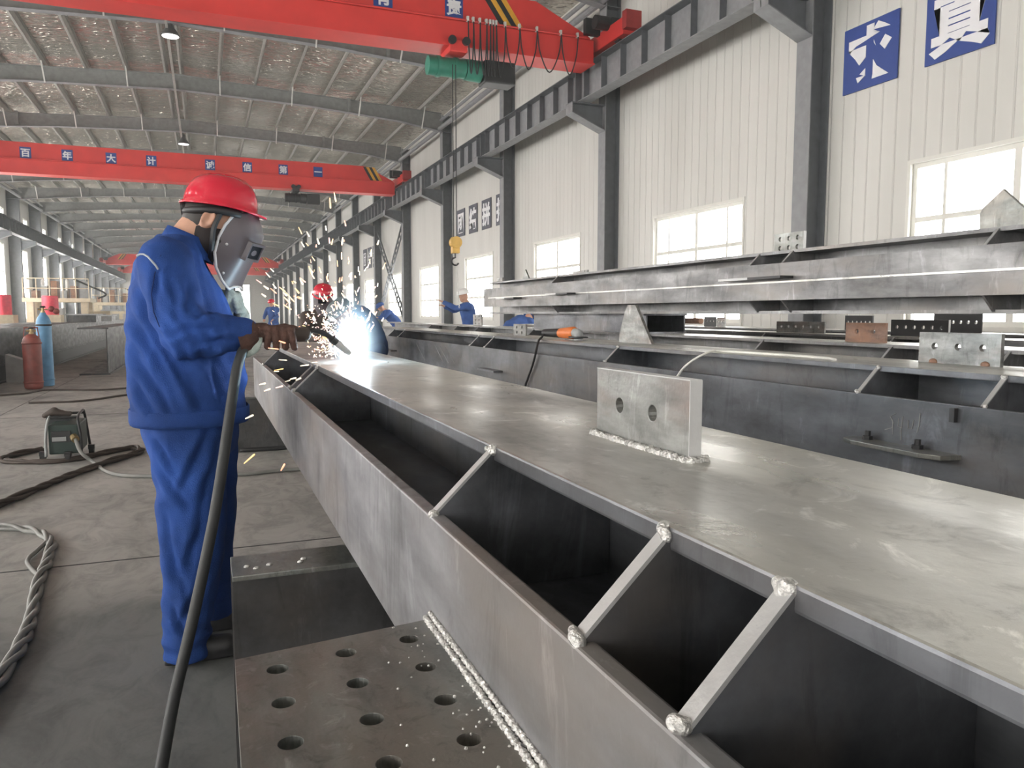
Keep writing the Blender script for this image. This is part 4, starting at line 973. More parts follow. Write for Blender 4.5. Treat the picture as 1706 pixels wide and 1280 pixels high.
# B: navy worker bent over, back towards us, right beside the glare
worker('worker in navy bent over next to the arc, facing left', push(dict(head=(1.10, 6.75, 1.20), face=(-.75, -.2, -.6), neck=(1.2, 6.82, 1.2), chest=(1.27, 6.85, 1.12), waist=(1.37, 6.9, .94), hip=(1.4, 6.92, .84),
    shl=(1.26, 7.03, 1.13), ell=(1.18, 7.08, .9), wrl=(1.06, 7.0, .82), shr=(1.26, 6.66, 1.13), elr=(1.22, 6.58, .9), wrr=(1.08, 6.62, .8),
    hjl=(1.4, 7.02, .8), knl=(1.34, 7.05, .45), anl=(1.4, 7.05, .09), hjr=(1.4, 6.8, .8), knr=(1.32, 6.78, .45), anr=(1.38, 6.78, .09)), 1.17), top='navy', legs='navy', hat='hat_grey')
def stand(x, y, yaw, bend, label, arms, **kw):
    """upright or bending worker; arms = wrist offsets (forward, sideways, height) for left and right"""
    f = Vector((math.cos(yaw), math.sin(yaw), 0)); s = Vector((-f.y, f.x, 0)); o = Vector((x, y, 0))
    hip = o + Vector((0, 0, .9)); up = (Vector((0, 0, 1)) * math.cos(bend) + f * math.sin(bend))
    J = dict(hip=hip, waist=hip + up * .14, chest=hip + up * .38, neck=hip + up * .54); fc = (f * math.cos(bend * .6) - Vector((0, 0, 1)) * math.sin(bend * .6 + .1)); J['face'] = fc
    J['head'] = hip + up * .70 + f * .03
    for k, sg, w in (('l', 1, arms[0]), ('r', -1, arms[1])):
        J['sh' + k] = hip + up * .47 + s * (.19 * sg); J['wr' + k] = o + f * w[0] + s * (w[1] * sg) + Vector((0, 0, w[2]))
        m = (J['sh' + k] + J['wr' + k]) / 2; J['el' + k] = m + s * (.07 * sg) - Vector((0, 0, .09))
        J['hj' + k] = o + s * (.1 * sg) + Vector((0, 0, .84)); J['kn' + k] = o + s * (.11 * sg) + f * .04 + Vector((0, 0, .48)); J['an' + k] = o + s * (.12 * sg) + Vector((0, 0, .09))
    return worker(label, J, **kw)
stand(5.75, 24.6, PI * 1.0, .75, 'distant worker in blue bending over beams before the lattice bracing', ((.6, .15, 1.08), (.6, .15, 1.08)), hat='fabric_far')
stand(5.35, 15.9, PI * .97, .18, 'worker with a white helmet and blue jacket reaching out to the hanging chain', ((.62, .1, 1.45), (.55, .12, 1.36)), hat='helmet_white')
stand(5.62, 14.2, PI * .2, 1.25, 'stooping worker in blue under the end of the raised member', ((.5, .2, .5), (.5, .2, .5)), hat='fabric_far')
stand(2.35, 30, PI * 1.3, .1, 'far worker with a red helmet, seen just above the welder glove', ((.3, .2, 1.0), (.3, .2, 1.0)))

# ------------------------------------------------------------------ the welder
W = thing('person', (-.05, 2.93, 0), 'welder in blue workwear and red helmet bending over the member', 'person')
YW = 2.93
def ell(c, rx, ry, tilt=0, n=28, p=2.3):
    g = []
    for k in range(n):
        t = 2 * PI * k / n; cx, cy = math.cos(t), math.sin(t)
        x = math.copysign(abs(cx) ** (2 / p), cx) * rx; y = math.copysign(abs(cy) ** (2 / p), cy) * ry
        g.append(Vector((c[0] + x * math.cos(tilt), c[1] + y, c[2] - x * math.sin(tilt))))
    return g
HC = Vector((.045, 2.925, 1.525)); HF = Vector((.83, -.08, -.55)).normalized(); HS = HF.cross(Vector((0, 0, 1))).normalized(); HU = HS.cross(HF).normalized()
HR = Matrix((HF, -HS, HU)).transposed()
# body: head, neck, trunk and limbs in one skin
mb = MB()
mb.ball(HC, .1, 20, (.98, .79, 1.18), HR).ball(HC + HF * .045 - HU * .08, .05, 14, (1.0, 1.0, .8), HR)
mb.limb(HC + HF * .085 + HU * .005, .01, HC + HF * .112 - HU * .028, .0155, 8)
mb.limb(HC + HF * .094 - HU * .062 - HS * .022, .007, HC + HF * .094 - HU * .062 + HS * .022, .007, 8)
for s in (-1, 1):
    mb.ball(HC + HF * .086 + HS * (.032 * s) + HU * .012, .013, 8)
    e = HC + HS * (.08 * s) - HU * .012 - HF * .012
    mb.ball(e, .031, 12, (.72, .3, 1.1), HR).tube([e + HS * (.012 * s) + (HF * math.cos(t) * .018 + HU * math.sin(t) * .03) for t in [-.6 + 4.6 * i / 10 for i in range(11)]], .006, 8)
mb.limb((-.085, YW, 1.40), .068, HC - HF * .03 - HU * .03, .064, 18)
mb.limb((-.1, YW, 1.36), .1, (-.07, YW, 1.1), .12).limb((-.07, YW, 1.1), .12, (-.06, YW, .9), .11)
RS, RE, RW_ = Vector((-.115, 2.745, 1.355)), at_y(306, 560, 2.70), at_y(412, 556, 2.70)
LS, LE, LWR = Vector((-.08, 3.12, 1.35)), Vector((.02, 3.20, 1.09)), at_y(396, 540, 3.06)
mb.limb(RS, .06, RE, .045).limb(RE, .045, RW_, .032).limb(LS, .06, LE, .045).limb(LE, .045, LWR, .032).limb((-.1, YW, 1.36), .09, RS, .06).limb((-.1, YW, 1.36), .09, LS, .06)
for h, k, a in (((-.09, 2.84, .82), (-.065, 2.81, .46), (-.095, 2.80, .08)), ((-.02, 3.02, .82), (.005, 3.04, .46), (.0, 3.05, .1))): mb.limb((-.06, YW, .9), .1, h, .08).limb(h, .08, k, .055).limb(k, .055, a, .042)
mb.build('body', M['skin'], W, voxel=.006, relax=3)
# short dark hair under the helmet
MB().ball(HC + HF * .022 - HU * .055, .098, 18, (.98, .84, .82), HR).build('face_shade', M['face_shade'], W, smooth=True)  # dark shell added as shade over the lower face
MB().ball(HC - HF * .018 + HU * .012, .103, 18, (.95, .80, 1.1), HR).build('hair', M['hair'], W, voxel=.008, relax=2)
# jacket
mb = MB(); rr = []
for z, xl, xr, hy in ((.826, -.246, .128, .205), (.86, -.25, .13, .208), (.95, -.255, .128, .205), (1.05, -.258, .124, .2), (1.13, -.255, .118, .2), (1.2, -.247, .085, .205), (1.28, -.234, .05, .215), (1.35, -.212, .02, .212), (1.40, -.188, .004, .185), (1.435, -.163, -.004, .14), (1.462, -.14, -.008, .1)):
    rr.append(ell(((xl + xr) / 2, YW, z), (xr - xl) / 2, hy, .12 if z > 1.3 else 0))
mb.rings(rr)
mb.limb(RS + Vector((.0, .02, .0)), .092, RE + Vector((-.005, 0, .012)), .08, 18).limb(RE + Vector((0, 0, .006)), .079, RE.lerp(RW_, .55) + Vector((0, 0, .004)), .072, 18).limb(RE.lerp(RW_, .55), .07, RE.lerp(RW_, .93), .057, 18)
mb.limb((-.11, YW, 1.33), .115, RS, .088, 18).limb((-.1, YW, 1.33), .115, LS, .09, 18)
mb.limb(LS, .09, LE, .076, 18).limb(LE, .075, LE.lerp(LWR, .9), .056, 18)
mb.limb(at_y(345, 545, 2.72), .055, at_y(400, 560, 2.72), .05, 16)
def creases(segs, yy, w=.012, amp=.011, near=True):
    S2 = [(Vector((at_y(a, b, yy).x, at_y(a, b, yy).z)), Vector((at_y(c, d, yy).x, at_y(c, d, yy).z))) for a, b, c, d in segs]
    def f(p):
        if p.y > YW - .02: return 0
        q = Vector((p.x + .012 * noise.noise(p * 12), p.z)); t = 0
        for a, b in S2:
            e = b - a; u = max(0, min(1, (q - a).dot(e) / e.length_squared)); v = q - (a + e * u); sd = v.x * e.y - v.y * e.x
            d = v.length; k = math.sin(PI * min(1, max(.12, u * .88 + .1)))
            t += amp * k * (-math.exp(-(d / w) ** 2) + .75 * math.exp(-((d - w * 1.9) / (w * 1.3)) ** 2) * (1 if sd > 0 else .25))
        return t
    return f
base_fold = fold(.009, 8, 3)
jk_cr = creases([(218, 462, 268, 560), (216, 515, 300, 655), (222, 590, 300, 700), (262, 560, 340, 690), (300, 600, 352, 700), (228, 640, 262, 700), (352, 600, 372, 690)], 2.78)
jk_arm = creases([(262, 440, 258, 520), (282, 452, 296, 540), (318, 470, 308, 530), (318, 530, 372, 512), (312, 548, 392, 545), (330, 572, 398, 566), (345, 585, 380, 556), (285, 560, 320, 540)], 2.66, .010, .009)
def jw(p, n):
    d = base_fold(p, n) + .0035 * noise.noise(Vector((p.x * 26 + p.z * 14, p.y * 18, p.z * 15 - p.x * 8))) + (jk_arm(p) if p.y < 2.735 and p.z > 1.04 else jk_cr(p))
    e = (p - RE).length
    d += .006 * math.exp(-(e / .13) ** 2) * math.sin((p.x * 2.2 + p.z * 1.1) * 60 + 3 * noise.noise(p * 7))          # elbow folds
    d += .004 * math.exp(-((p.z - .98) / .16) ** 2) * math.sin((p.z * 1.0 + p.x * 1.4) * 34 + 4 * noise.noise(p * 4))   # waist folds
    t = (p.x * .55 + p.z); d += .004 * math.exp(-((t - 1.08) / .1) ** 2) * math.sin(t * 70 + 2 * noise.noise(p * 5))       # long diagonal drag folds on the back
    return d
jk = mb.build('jacket', M['fabric'], W, voxel=.0075, relax=4, warp=jw)
# stand-up collar
rr = []
for (cx, cz, r1, r2) in ((-.058, 1.412, .1, .09), (-.046, 1.442, .088, .080), (-.036, 1.470, .082, .076)): rr.append(ell((cx, YW, cz), r1, r2, .42, 30, 2))
for (cx, cz, r1, r2) in ((-.036, 1.470, .075, .069), (-.046, 1.442, .08, .073)): rr.append(ell((cx, YW, cz), r1, r2, .42, 30, 2))
MB().rings(rr, cap=False).build('collar', M['fabric'], jk, smooth=True)
# hem band and seams laid on the jacket
MB().rings([ell((-.06, YW, z), .19 + e, .207 + e) for z, e in ((.822, -.008), (.822, .004), (.836, .008), (.872, .008), (.876, .004))], cap=False).build('hem', M['fabric'], jk, smooth=True)
pts = [surf(jk, a, b, .0015)[0] for a, b in ((229, 427), (234, 424), (240, 424), (247, 428), (254, 436), (260, 443), (264, 449))]
MB().tube([p for p in pts if p], .0032, 6).build('piping', M['stitch'], jk)
pts = [surf(jk, a, b, .0006)[0] for a, b in ((268, 425), (258, 455), (252, 490), (256, 520), (266, 545))]
MB().tube([p for p in pts if p], .0016, 5).build('seam', M['navy'], jk)
# trousers
mb = MB(); rr = []
for z, xl, xr, hy in ((.72, -.2, .085, .175), (.78, -.218, .1, .185), (.86, -.222, .1, .19), (.92, -.21, .09, .18)): rr.append(ell(((xl + xr) / 2, YW, z), (xr - xl) / 2, hy))
mb.rings(rr)
def leg(pts):
    r2 = []
    for x, y, z, rx, ry in pts: r2.append(ell((x, y, z), rx, ry, 0, 22, 2.1))
    mb.rings(r2)
leg([(-.075, 2.845, .80, .135, .105), (-.068, 2.84, .70, .122, .105), (-.063, 2.83, .56, .112, .1), (-.065, 2.82, .44, .104, .095), (-.075, 2.815, .30, .094, .09), (-.09, 2.81, .16, .082, .082), (-.098, 2.81, .06, .074, .078), (-.098, 2.81, .012, .072, .078)])
leg([(-.02, 3.01, .80, .12, .105), (-.005, 3.02, .68, .102, .1), (.0, 3.03, .52, .092, .095), (-.003, 3.04, .40, .085, .09), (-.005, 3.05, .26, .075, .085), (-.005, 3.05, .14, .066, .078), (-.002, 3.05, .055, .062, .072)])
tr_cr = creases([(252, 725, 300, 800), (258, 770, 320, 850), (345, 715, 300, 830), (372, 730, 322, 880), (272, 850, 300, 1000), (340, 850, 310, 960), (290, 930, 330, 1030), (278, 1000, 320, 1062), (340, 960, 300, 1050)], 2.76)
def tw(p, n):
    d = fold(.007, 7.5, 9)(p, n) + tr_cr(p) + .0035 * noise.noise(Vector((p.x * 24 + p.z * 9, p.y * 18, p.z * 14)))
    d += .004 * math.exp(-((p.z - .1) / .1) ** 2) * math.sin(p.z * 95 + 3 * noise.noise(p * 6)) + .003 * math.exp(-((p.z - .5) / .2) ** 2) * math.sin((p.z - p.x * .8) * 40 + 4 * noise.noise(p * 4))
    return d
mb.build('trousers', M['fabric'], W, voxel=.0095, relax=3, warp=tw)
for x, y, z in ((-.1, 2.81, 0), (0, 3.06, 0)):
    mb = MB().limb((x - .03, y, z + .042), .042, (x + .13, y - .01, z + .04), .04).limb((x, y, z + .06), .045, (x - .02, y, z + .1), .05); mb.box(x - .07, x + .165, y - .042, y + .036, z + .001, z + .024)
    mb.build('work_shoe', M['blackm'], W, voxel=.008, relax=3)
# helmet
hm = helmet_mesh((.062, 2.925, 1.566), .124, .108, .116, .13, -.1, .022).build('safety_helmet', M['helmet'], W, smooth=True)
MB().tube([Vector((.062, 2.925, 1.566)) + Matrix.Rotation(-.1, 3, 'Z') @ Matrix.Rotation(.13, 3, 'Y') @ Vector((math.cos(t) * .113, math.sin(t) * .094, -.016 - .012 * max(0, -math.cos(t)))) for t in [PI * (.28 + 1.44 * i / 22) for i in range(23)]], [.013] * 23, 8).build('headband', M['black'], hm, smooth=True)
k0 = at_y(303, 348, YW); MB().lathe(k0 + Vector((-.004, 0, 0)), [(.024, 0), (.026, .006), (.026, .018), (.02, .022)], 16, (1, 0, .1)).build('ratchet_knob', M['blackm'], hm)
b0 = [HC + HS * -.0 + v for v in ()]
sp = [Vector(HC + HS * .086 + HU * .03 + HF * .01), Vector(HC + HS * .09 - HU * .03 + HF * .02), Vector(HC + HS * .078 - HU * .085 + HF * .045), Vector(HC + HS * .03 - HU * .125 + HF * .06), Vector(HC - HS * .03 - HU * .125 + HF * .06), Vector(HC - HS * .078 - HU * .085 + HF * .045), Vector(HC - HS * .09 - HU * .03 + HF * .02)]
MB().tube(spline(sp, 6), .0095, 6).build('chin_strap', M['black'], hm)
# right glove around the torch handle
h0, h1 = at_y(420, 562, 2.715), at_y(511, 557, 2.735)
hdv = (h1 - h0).normalized()
mb = MB(); pal = at_y(455, 556, 2.69)
for i in range(4):
    c = at_y(447 + 12.2 * i, 548 + .8 * i, 2.682); rad = .0118 - .0005 * abs(i - 1.5)
    k2 = c + Vector((-.003 + .003 * i, -.017, -.031)); k3 = k2 + Vector((-.003 + .003 * i, .012, -.027)); k4 = k3 + Vector((.004, .027, -.004))
    mb.limb(at_y(432 + 6 * i, 552, 2.70), .02, c, .0155, 10).limb(c, .0132, k2, rad * 1.08, 10).limb(k2, rad * 1.05, k3, rad, 10).limb(k3, rad, k4, rad * .9, 10)
t0 = at_y(452, 552, 2.745); t1 = at_y(474, 545, 2.755); t2_ = at_y(492, 548, 2.74)
mb.limb(at_y(436, 555, 2.72), .024, t0, .017, 10).limb(t0, .0155, t1, .0135, 10).limb(t1, .0135, t2_, .0115, 10)
mb.limb(at_y(415, 556, 2.70), .036, at_y(440, 554, 2.70), .033, 12)
gR = mb.build('work_glove', M['glove'], W, voxel=.0024, relax=1, warp=fold(.0018, 34, 5))
mb = MB(); A, B = at_y(396, 563, 2.70), at_y(428, 556, 2.70); d = (B - A).normalized()
u_ = Vector((0, 0, 1)) - d * d.z; u_.normalize(); s_ = d.cross(u_)
rr = [[c + (u_ * math.sin(t) * r * 1.0 + s_ * math.cos(t) * r * .95) for t in [2 * PI * k / 20 for k in range(20)]] for c, r in ((A, .062), (A.lerp(B, .5), .056), (B, .044), (B, .041), (A.lerp(B, .5), .053), (A, .059))]
mb.rings(rr, cap=False).build('gauntlet', M['glove'], gR, smooth=True)
mb = MB().prism([at_y(408, 566, 2.66), at_y(440, 560, 2.66), at_y(436, 582, 2.668), at_y(420, 594, 2.675), at_y(408, 598, 2.68), at_y(404, 585, 2.67)], (0, .07, 0)); mb.build('cuff_flap', M['glove_pale'], gR, voxel=.006, relax=3, warp=fold(.004, 22, 2))
# left glove holding the shield handle
mb = MB(); hx = [at_y(384 + 9 * t, 484 + 36 * t, 3.0) for t in (0, 1)]
ax = (hx[1] - hx[0]).normalized()
for i in range(4):
    c = hx[0] + ax * (.012 + .0205 * i)
    a = c + Vector((-.018, .022, 0)); b = c + Vector((.02, .016, 0)); e = c + Vector((.027, -.012, -.002)); f = c + Vector((.006, -.025, -.004))
    mb.limb(c + Vector((-.036, .012, .0)), .018, a, .016, 10).limb(a, .0155, b, .0135, 10).limb(b, .0135, e, .012, 10).limb(e, .012, f, .0112, 10)
mb.limb(hx[0] + ax * .075 + Vector((-.036, 0, 0)), .02, hx[0] + ax * .04 + Vector((-.025, -.022, 0)), .015, 10).limb(hx[0] + ax * .04 + Vector((-.025, -.022, 0)), .014, hx[0] + ax * .0 + Vector((.0, -.026, .006)), .0115, 10)
mb.limb(hx[0] + ax * .05 + Vector((-.03, .01, 0)), .034, LWR + Vector((0, -.02, .03)), .042, 14).limb(LWR + Vector((0, -.02, .03)), .045, LWR + Vector((-.012, 0, -.04)), .056, 14)
mb.build('work_glove', M['glove_pale'], W, voxel=.0045, relax=2, warp=fold(.003, 26, 4))

# hand-held welding shield
sh = thing('welding_shield', at_y(400, 425, 2.93), 'hand-held grey welding shield in front of the welder face', 'face shield')
LV = [((416, 358), (420, 356), .045), ((408, 364), (428, 360), .085), ((396, 380), (434, 378), .1), ((385, 400), (438, 396), .105), ((378, 424), (426, 424), .105), ((379, 448), (413, 446), .1), ((386, 468), (402, 464), .088), ((393, 483), (395, 478), .06)]
ym = 2.945; yaw = Matrix.Rotation(-.42, 3, 'Z'); piv = at_y(385, 425, ym)
def shp(lv, s, inset=0):
    (a, b, w) = lv; A = at_y(a[0], a[1], ym); B = at_y(b[0], b[1], ym); d = (A - B).normalized()
    B = B + d * inset; p = B + (A - B) * (abs(s) ** 3.4); p.y += s * (w - inset)
    return piv + yaw @ (p - piv)
lvs = []
for i in range(len(LV) - 1):
    for t in (0, .25, .5, .75):
        (a, b, w), (a2, b2_, w2) = LV[i], LV[i + 1]; lp = lambda p, q: (p[0] + (q[0] - p[0]) * t, p[1] + (q[1] - p[1]) * t)
        lvs.append((lp(a, a2), lp(b, b2_), w + (w2 - w) * t))
lvs.append(LV[-1])
SN = [-1 + 2 * k / 24 for k in range(25)]
rr = [[shp(l, s) for s in SN] + [shp(l, s, .0035) for s in SN[::-1]] for l in lvs]
shell = MB().rings(rr).build('shell', M['shield'], sh, smooth=True, auto=.9)
rim = [shp(l, -1) for l in lvs] + [shp(lvs[-1], s) for s in (-.5, 0, .5)] + [shp(l, 1) for l in lvs[::-1]] + [shp(lvs[0], s) for s in (.5, 0, -.5)]
MB().tube(rim, .0052, 8, close=True).build('rim', M['rim'], sh, smooth=True)
fa, fb = at_y(438, 396, ym), at_y(413, 446, ym); al = (fb - fa).normalized(); nn = Vector((-al.z, 0, al.x)); nn = nn if nn.x > 0 else -nn; cc = fa.lerp(fb, .52) + nn * .002
def q3(u, v, w): return piv + yaw @ (cc + Vector((0, 1, 0)) * u + al * v + nn * w - piv)
fr = MB().holed([q3(-.062, -.034, -.012), q3(.062, -.034, -.012), q3(.062, .034, -.012), q3(-.062, .034, -.012)], [[q3(-.052, -.024, -.012), q3(.052, -.024, -.012), q3(.052, .024, -.012), q3(-.052, .024, -.012)]], yaw @ (nn * .018)).build('lens_frame', M['shield'], sh, bevel=.0015)
MB().prism([q3(-.052, -.024, -.003), q3(.052, -.024, -.003), q3(.052, .024, -.003), q3(-.052, .024, -.003)], yaw @ (nn * .004)).build('lens', M['dark_glass'], fr)
MB().limb(at_y(384, 470, 2.985), .02, hx[0], .017).limb(hx[0], .015, hx[1] + ax * .02, .013).build('handle', M['black'], sh, smooth=True)
for a, b in ((4, -.97), (14, -.9), (22, -.92)): MB().ball(shp(lvs[a], b), .005, 8).build('rivet', M['rim'], sh)

# welding torch with its long cable
TP = [h1 + hdv * .0, at_y(520, 551, 2.74), at_y(533, 553, 2.748), at_y(546, 559, 2.757), at_y(557, 568, 2.767)]
tipP = at_y(583, 589, 2.795)
tc = thing('welding_torch', h0, 'brown welding torch with a curved neck in the right glove', 'welding torch')
MB().limb(h0, .018, h1 - hdv * .02, .021, 14).limb(h1 - hdv * .045, .024, h1 - hdv * .01, .0255, 14).build('handle', M['cable_brown'], tc, smooth=True)
MB().tube(spline(TP, 6), .0095, 10).build('swan_neck', M['black'], tc, smooth=True)
MB().tube([TP[-1] - (tipP - TP[-1]).normalized() * .012, TP[-1] + (tipP - TP[-1]) * .1], .0145, 12).build('collet', M['blackm'], tc)
MB().tube([TP[-1], TP[-1].lerp(tipP, .8), tipP], [.0125, .0125, .0095], 14).build('nozzle', M['ground'], tc, smooth=True)
hz = [h0 + hdv * .01, at_y(408, 578, 2.68), at_y(396, 610, 2.64), at_y(389, 650, 2.60), at_y(380, 710, 2.56), at_y(370, 780, 2.52), at_y(357, 860, 2.47), at_y(338, 955, 2.40), at_y(316, 1055, 2.33), at_y(290, 1165, 2.25), at_z(267, 1290, .02), at_z(258, 1345, .018), at_z(262, 1420, .018)]
MB().tube(spline(hz, 7), .0165, 10).build('torch_cable', M['cable'], tc, smooth=True)

# ================================================================== ARC, SPARKS, FUME
AP = Vector(at_z(592, 603, ZT)); AP = Vector((AP.x, AP.y, ZT + .012))
arc = thing('welding_arc', AP, 'blinding white welding arc at the torch tip on the member', 'welding arc')
mb = MB().ball(AP + Vector((0, 0, .006)), .022, 14, (1.1, 1.1, .9))
core = mb.build('arc_core', M['arc'], arc, smooth=True)
mb = MB()
for i in range(26):
    a = random.uniform(0, 2 * PI); t = abs(random.gauss(0, .22)); L = random.uniform(.06, .2) * (1 - .8 * t)
    d = Vector((math.cos(a) * math.sin(t) - .06, math.sin(a) * math.sin(t), math.cos(t)))
    s0 = AP + Vector((random.uniform(-.02, .02), random.uniform(-.02, .02), 0))
    mb.tube([s0, s0 + d * L * .4, s0 + d * L], [.007, .004, .0006], 6)
tag(mb.build('flare', M['arc'], arc), kind='stuff')
pl = bpy.data.lights.new('arc_light', 'POINT'); pl.energy = 58; pl.color = (.36, .76, 1.0); pl.shadow_soft_size = .02
po = bpy.data.objects.new('arc_light', pl); COL.objects.link(po); po.location = (AP.x, AP.y + .005, AP.z + .04)
# fume around the arc: scattering smoke, arc glare put in as volume emission
m = bpy.data.materials.new('arc_glow_fume'); m.use_nodes = True; nt = m.node_tree; nt.nodes.clear()
out = nt.nodes.new('ShaderNodeOutputMaterial'); pv = nt.nodes.new('ShaderNodeVolumePrincipled'); nt.links.new(pv.outputs[0], out.inputs['Volume'])
tcn = nt.nodes.new('ShaderNodeTexCoord'); mp = nt.nodes.new('ShaderNodeMapping'); nt.links.new(tcn.outputs['Object'], mp.inputs[0])
FZ = .22
mp.inputs['Location'].default_value = (0, 0, 0); mp.inputs['Scale'].default_value = (1 / .125, 1 / .125, 1 / FZ)
gt = N(nt, 'ShaderNodeTexGradient', gradient_type='SPHERICAL'); nt.links.new(mp.outputs[0], gt.inputs[0])
p1 = N(nt, 'ShaderNodeMath', operation='POWER'); nt.links.new(gt.outputs[1], p1.inputs[0]); p1.inputs[1].default_value = 3.6
e1 = N(nt, 'ShaderNodeMath', operation='MULTIPLY'); nt.links.new(p1.outputs[0], e1.inputs[0]); e1.inputs[1].default_value = 60
p2 = N(nt, 'ShaderNodeMath', operation='MULTIPLY'); nt.links.new(gt.outputs[1], p2.inputs[0]); p2.inputs[1].default_value = 1.6
nt.links.new(p2.outputs[0], pv.inputs['Density']); nt.links.new(e1.outputs[0], pv.inputs['Emission Strength'])
pv.inputs['Emission Color'].default_value = (.72, .88, 1, 1); pv.inputs['Color'].default_value = (.8, .9, 1, 1)
fc_ = AP + Vector((.008, .075, .055))
fm = MB().ball(fc_, .125, 24, (1, 1, FZ / .125)).build('arc_glow_cloud', m, arc)
# object origin must sit at the fume centre for the falloff
o_ = fc_ - arc.location
for v in fm.data.vertices: v.co -= o_
fm.location = o_
tag(fm, 'white-blue fume around the arc, with its glare put in as emission', kind='stuff')

# sparks: incandescent droplets; the larger ones singly, the fine spray as one
KM = ['spark_y', 'spark_w', 'spark_o', 'spark_p']
def drop(mb, p, d, L, r): mb.limb(p - d * L / 2, r, p + d * L / 2, r * .6, 6)
protos = {}
def spark(px_, py_, y, ang, L, mat):
    p = at_y(px_, py_, y)
    if mat not in protos:
        mb = MB(); drop(mb, Vector((0, 0, 0)), Vector((0, 0, 1)),   .018, .0034); protos[mat] = mb.build('spark', M[mat]); o = protos[mat]
        for v in o.data.vertices: v.co += o.location
    else: o = protos[mat].copy(); COL.objects.link(o)
    o.location = p; o.rotation_euler = (random.uniform(-.4, .4), ang, 0); k_ = random.uniform(.55, 1.15); o.scale = (k_, k_, L)
    tag(o, 'glowing spark droplet flying off the welding arc', 'spark', 'welding sparks')
def far_dir(px_, py_):
    return math.atan2(px_ - 588, -(py_ - 600))
hand_sparks = [(558, 328, 'y', 3.0, 1.6), (550, 338, 'y', 2.8, 1.6), (500, 384, 'y', 2.9, 1.2), (513, 390, 'w', 2.9, 1), (530, 402, 'w', 2.9, 1), (504, 407, 'w', 2.9, 1), (543, 380, 'w', 3, .8), (575, 372, 'o', 3, 1), (549, 430, 'w', 3, 1), (569, 426, 'y', 3, 1.2), (517, 450, 'y', 2.9, 1.4), (521, 460, 'y', 2.9, 1),
    (453, 450, 'w', 2.85, .8), (446, 458, 'w', 2.85, 1), (431, 469, 'p', 2.85, 1), (443, 479, 'w', 2.85, .9), (457, 477, 'w', 2.85, .9), (439, 492, 'w', 2.85, .8), (483, 495, 'y', 2.85, 2.0), (478, 500, 'y', 2.85, 1.4), (470, 482, 'y', 2.85, 1.2), (479, 512, 'y', 2.8, 1.4), (475, 490, 'w', 2.85, .8),
    (415, 695, 'w', 2.6, 1.3), (415, 765, 'y', 2.6, 2.0), (471, 779, 'o', 2.7, 1.2), (508, 641, 'o', 2.75, 1.8), (464, 616, 'y', 2.75, 1.5), (460, 619, 'w', 2.75, .8), (471, 600, 'w', 2.75, 1.2), (507, 609, 'w', 2.75, 1.3), (488, 631, 'w', 2.75, 1), (497, 632, 'w', 2.75, .9), (437, 640, 'w', 2.65, 1), (445, 650, 'w', 2.65, 1), (465, 645, 'p', 2.65, 1.1), (479, 635, 'w', 2.7, .8), (524, 604, 'w', 2.8, .8),
    (467, 569, 'o', 2.66, 1.5), (455, 581, 'o', 2.66, 1.5), (601, 537, 'o', 3.0, 1.6), (607, 557, 'o', 3.0, 1.6), (598, 552, 'o', 3, 1.5), (612, 533, 'w', 3, 1), (615, 543, 'w', 3, .8), (604, 542, 'w', 3, 1), (610, 560, 'o', 3, 1.2), (640, 443, 'y', 3.1, 1.3), (630, 404, 'w', 3.1, .9), (597, 448, 'w', 3, .9), (599, 455, 'w', 3, .8), (585, 460, 'p', 3, 1.3)]
for a, b, c, y, L in hand_sparks: spark(a, b, y, far_dir(a, b) + random.uniform(-.15, .15), L, {'y': 'spark_y', 'w': 'spark_w', 'o': 'spark_o', 'p': 'spark_p'}[c])
n = 0
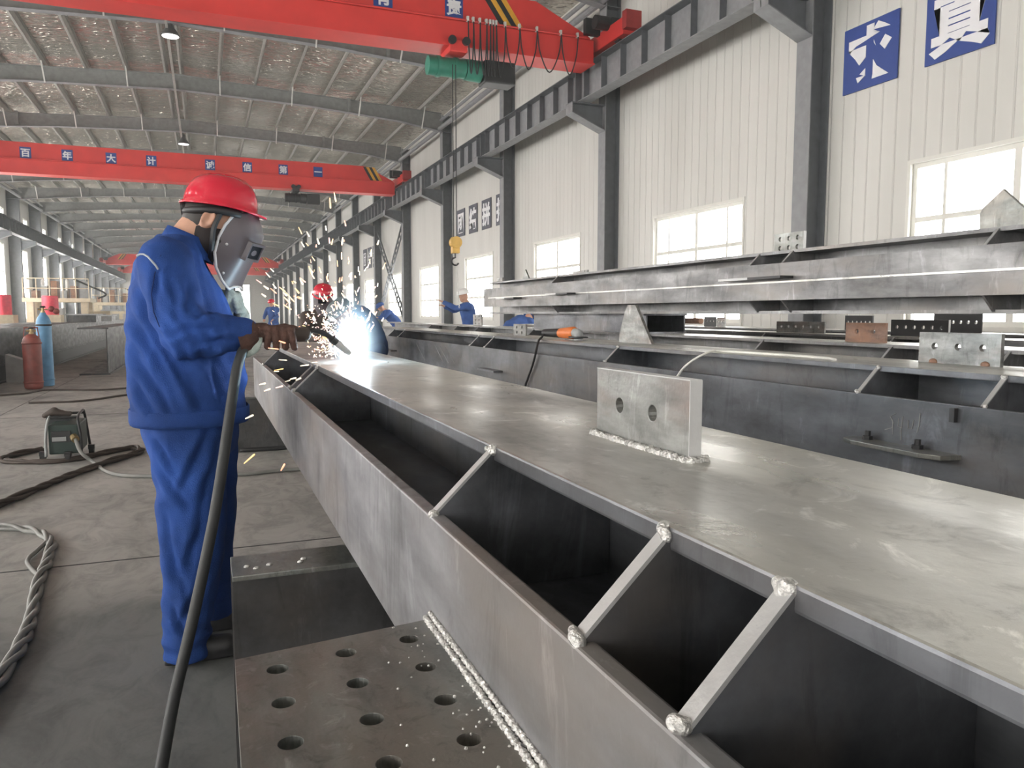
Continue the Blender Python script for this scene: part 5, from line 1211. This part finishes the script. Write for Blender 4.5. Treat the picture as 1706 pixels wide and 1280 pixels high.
while n < 170:
    a = random.gauss(-.28, .42); r = abs(random.gauss(0, 95)) + 22
    x, y = 588 + math.sin(a) * r, 598 - math.cos(a) * r
    if x > 640 or y > 600 or x < 455 or y < 400: continue
    if x < 515 and y > 540: continue
    n += 1
    spark(x, y, random.uniform(2.8, 3.25), a + random.uniform(-.5, .5), random.uniform(.4, 1.3), random.choices(KM, (5, 3, 3, 2))[0])
for i in range(4):
    mb = MB(); m_ = KM[i]
    for _ in range(170):
        a = random.gauss(-.75, .5); r = abs(random.gauss(45, 38)) + 8; x, y = 586 + math.sin(a) * r, 597 - math.cos(a) * r * .9
        if y > 604 or x > 622 or (x < 512 and y > 545): continue
        p = at_y(x, y, random.uniform(2.85, 3.15)); d = Vector((random.gauss(0, 1), random.gauss(0, 1), random.gauss(0, 1))).normalized()
        if p.z > ZT + .006: drop(mb, p, d, random.uniform(.002, .01), random.uniform(.0010, .0019))
    tag(mb.build('spark_spray', M[m_]), 'fine spray of tiny glowing sparks close around the arc', 'sparks', kind='stuff')

# ================================================================== LIGHT
w = bpy.data.worlds.new('world'); S.world = w; w.use_nodes = True
bg = w.node_tree.nodes['Background']; bg.inputs[0].default_value = (.9, .95, 1, 1); bg.inputs[1].default_value = .6
vs_ = w.node_tree.nodes.new('ShaderNodeVolumeScatter'); vs_.inputs['Density'].default_value = .0022; vs_.inputs['Color'].default_value = (.95, 1, .97, 1)
w.node_tree.links.new(vs_.outputs[0], w.node_tree.nodes['World Output'].inputs['Volume'])      # welding haze filling the hall
S.view_settings.view_transform = 'Standard'; S.view_settings.look = 'None'; S.view_settings.gamma = 1; S.view_settings.use_curve_mapping = False
S.view_settings.exposure = 0.18
S.cycles.use_denoising = True; S.cycles.use_adaptive_sampling = True; S.cycles.adaptive_threshold = .02
S.cycles.max_bounces = 6; S.cycles.diffuse_bounces = 4; S.cycles.glossy_bounces = 3; S.cycles.volume_bounces = 0
for k_ in ('spark_y', 'spark_o', 'spark_w', 'spark_p', 'arc', 'lamp_face'): M[k_].cycles.emission_sampling = 'NONE'
S.cycles.sample_clamp_indirect = 6
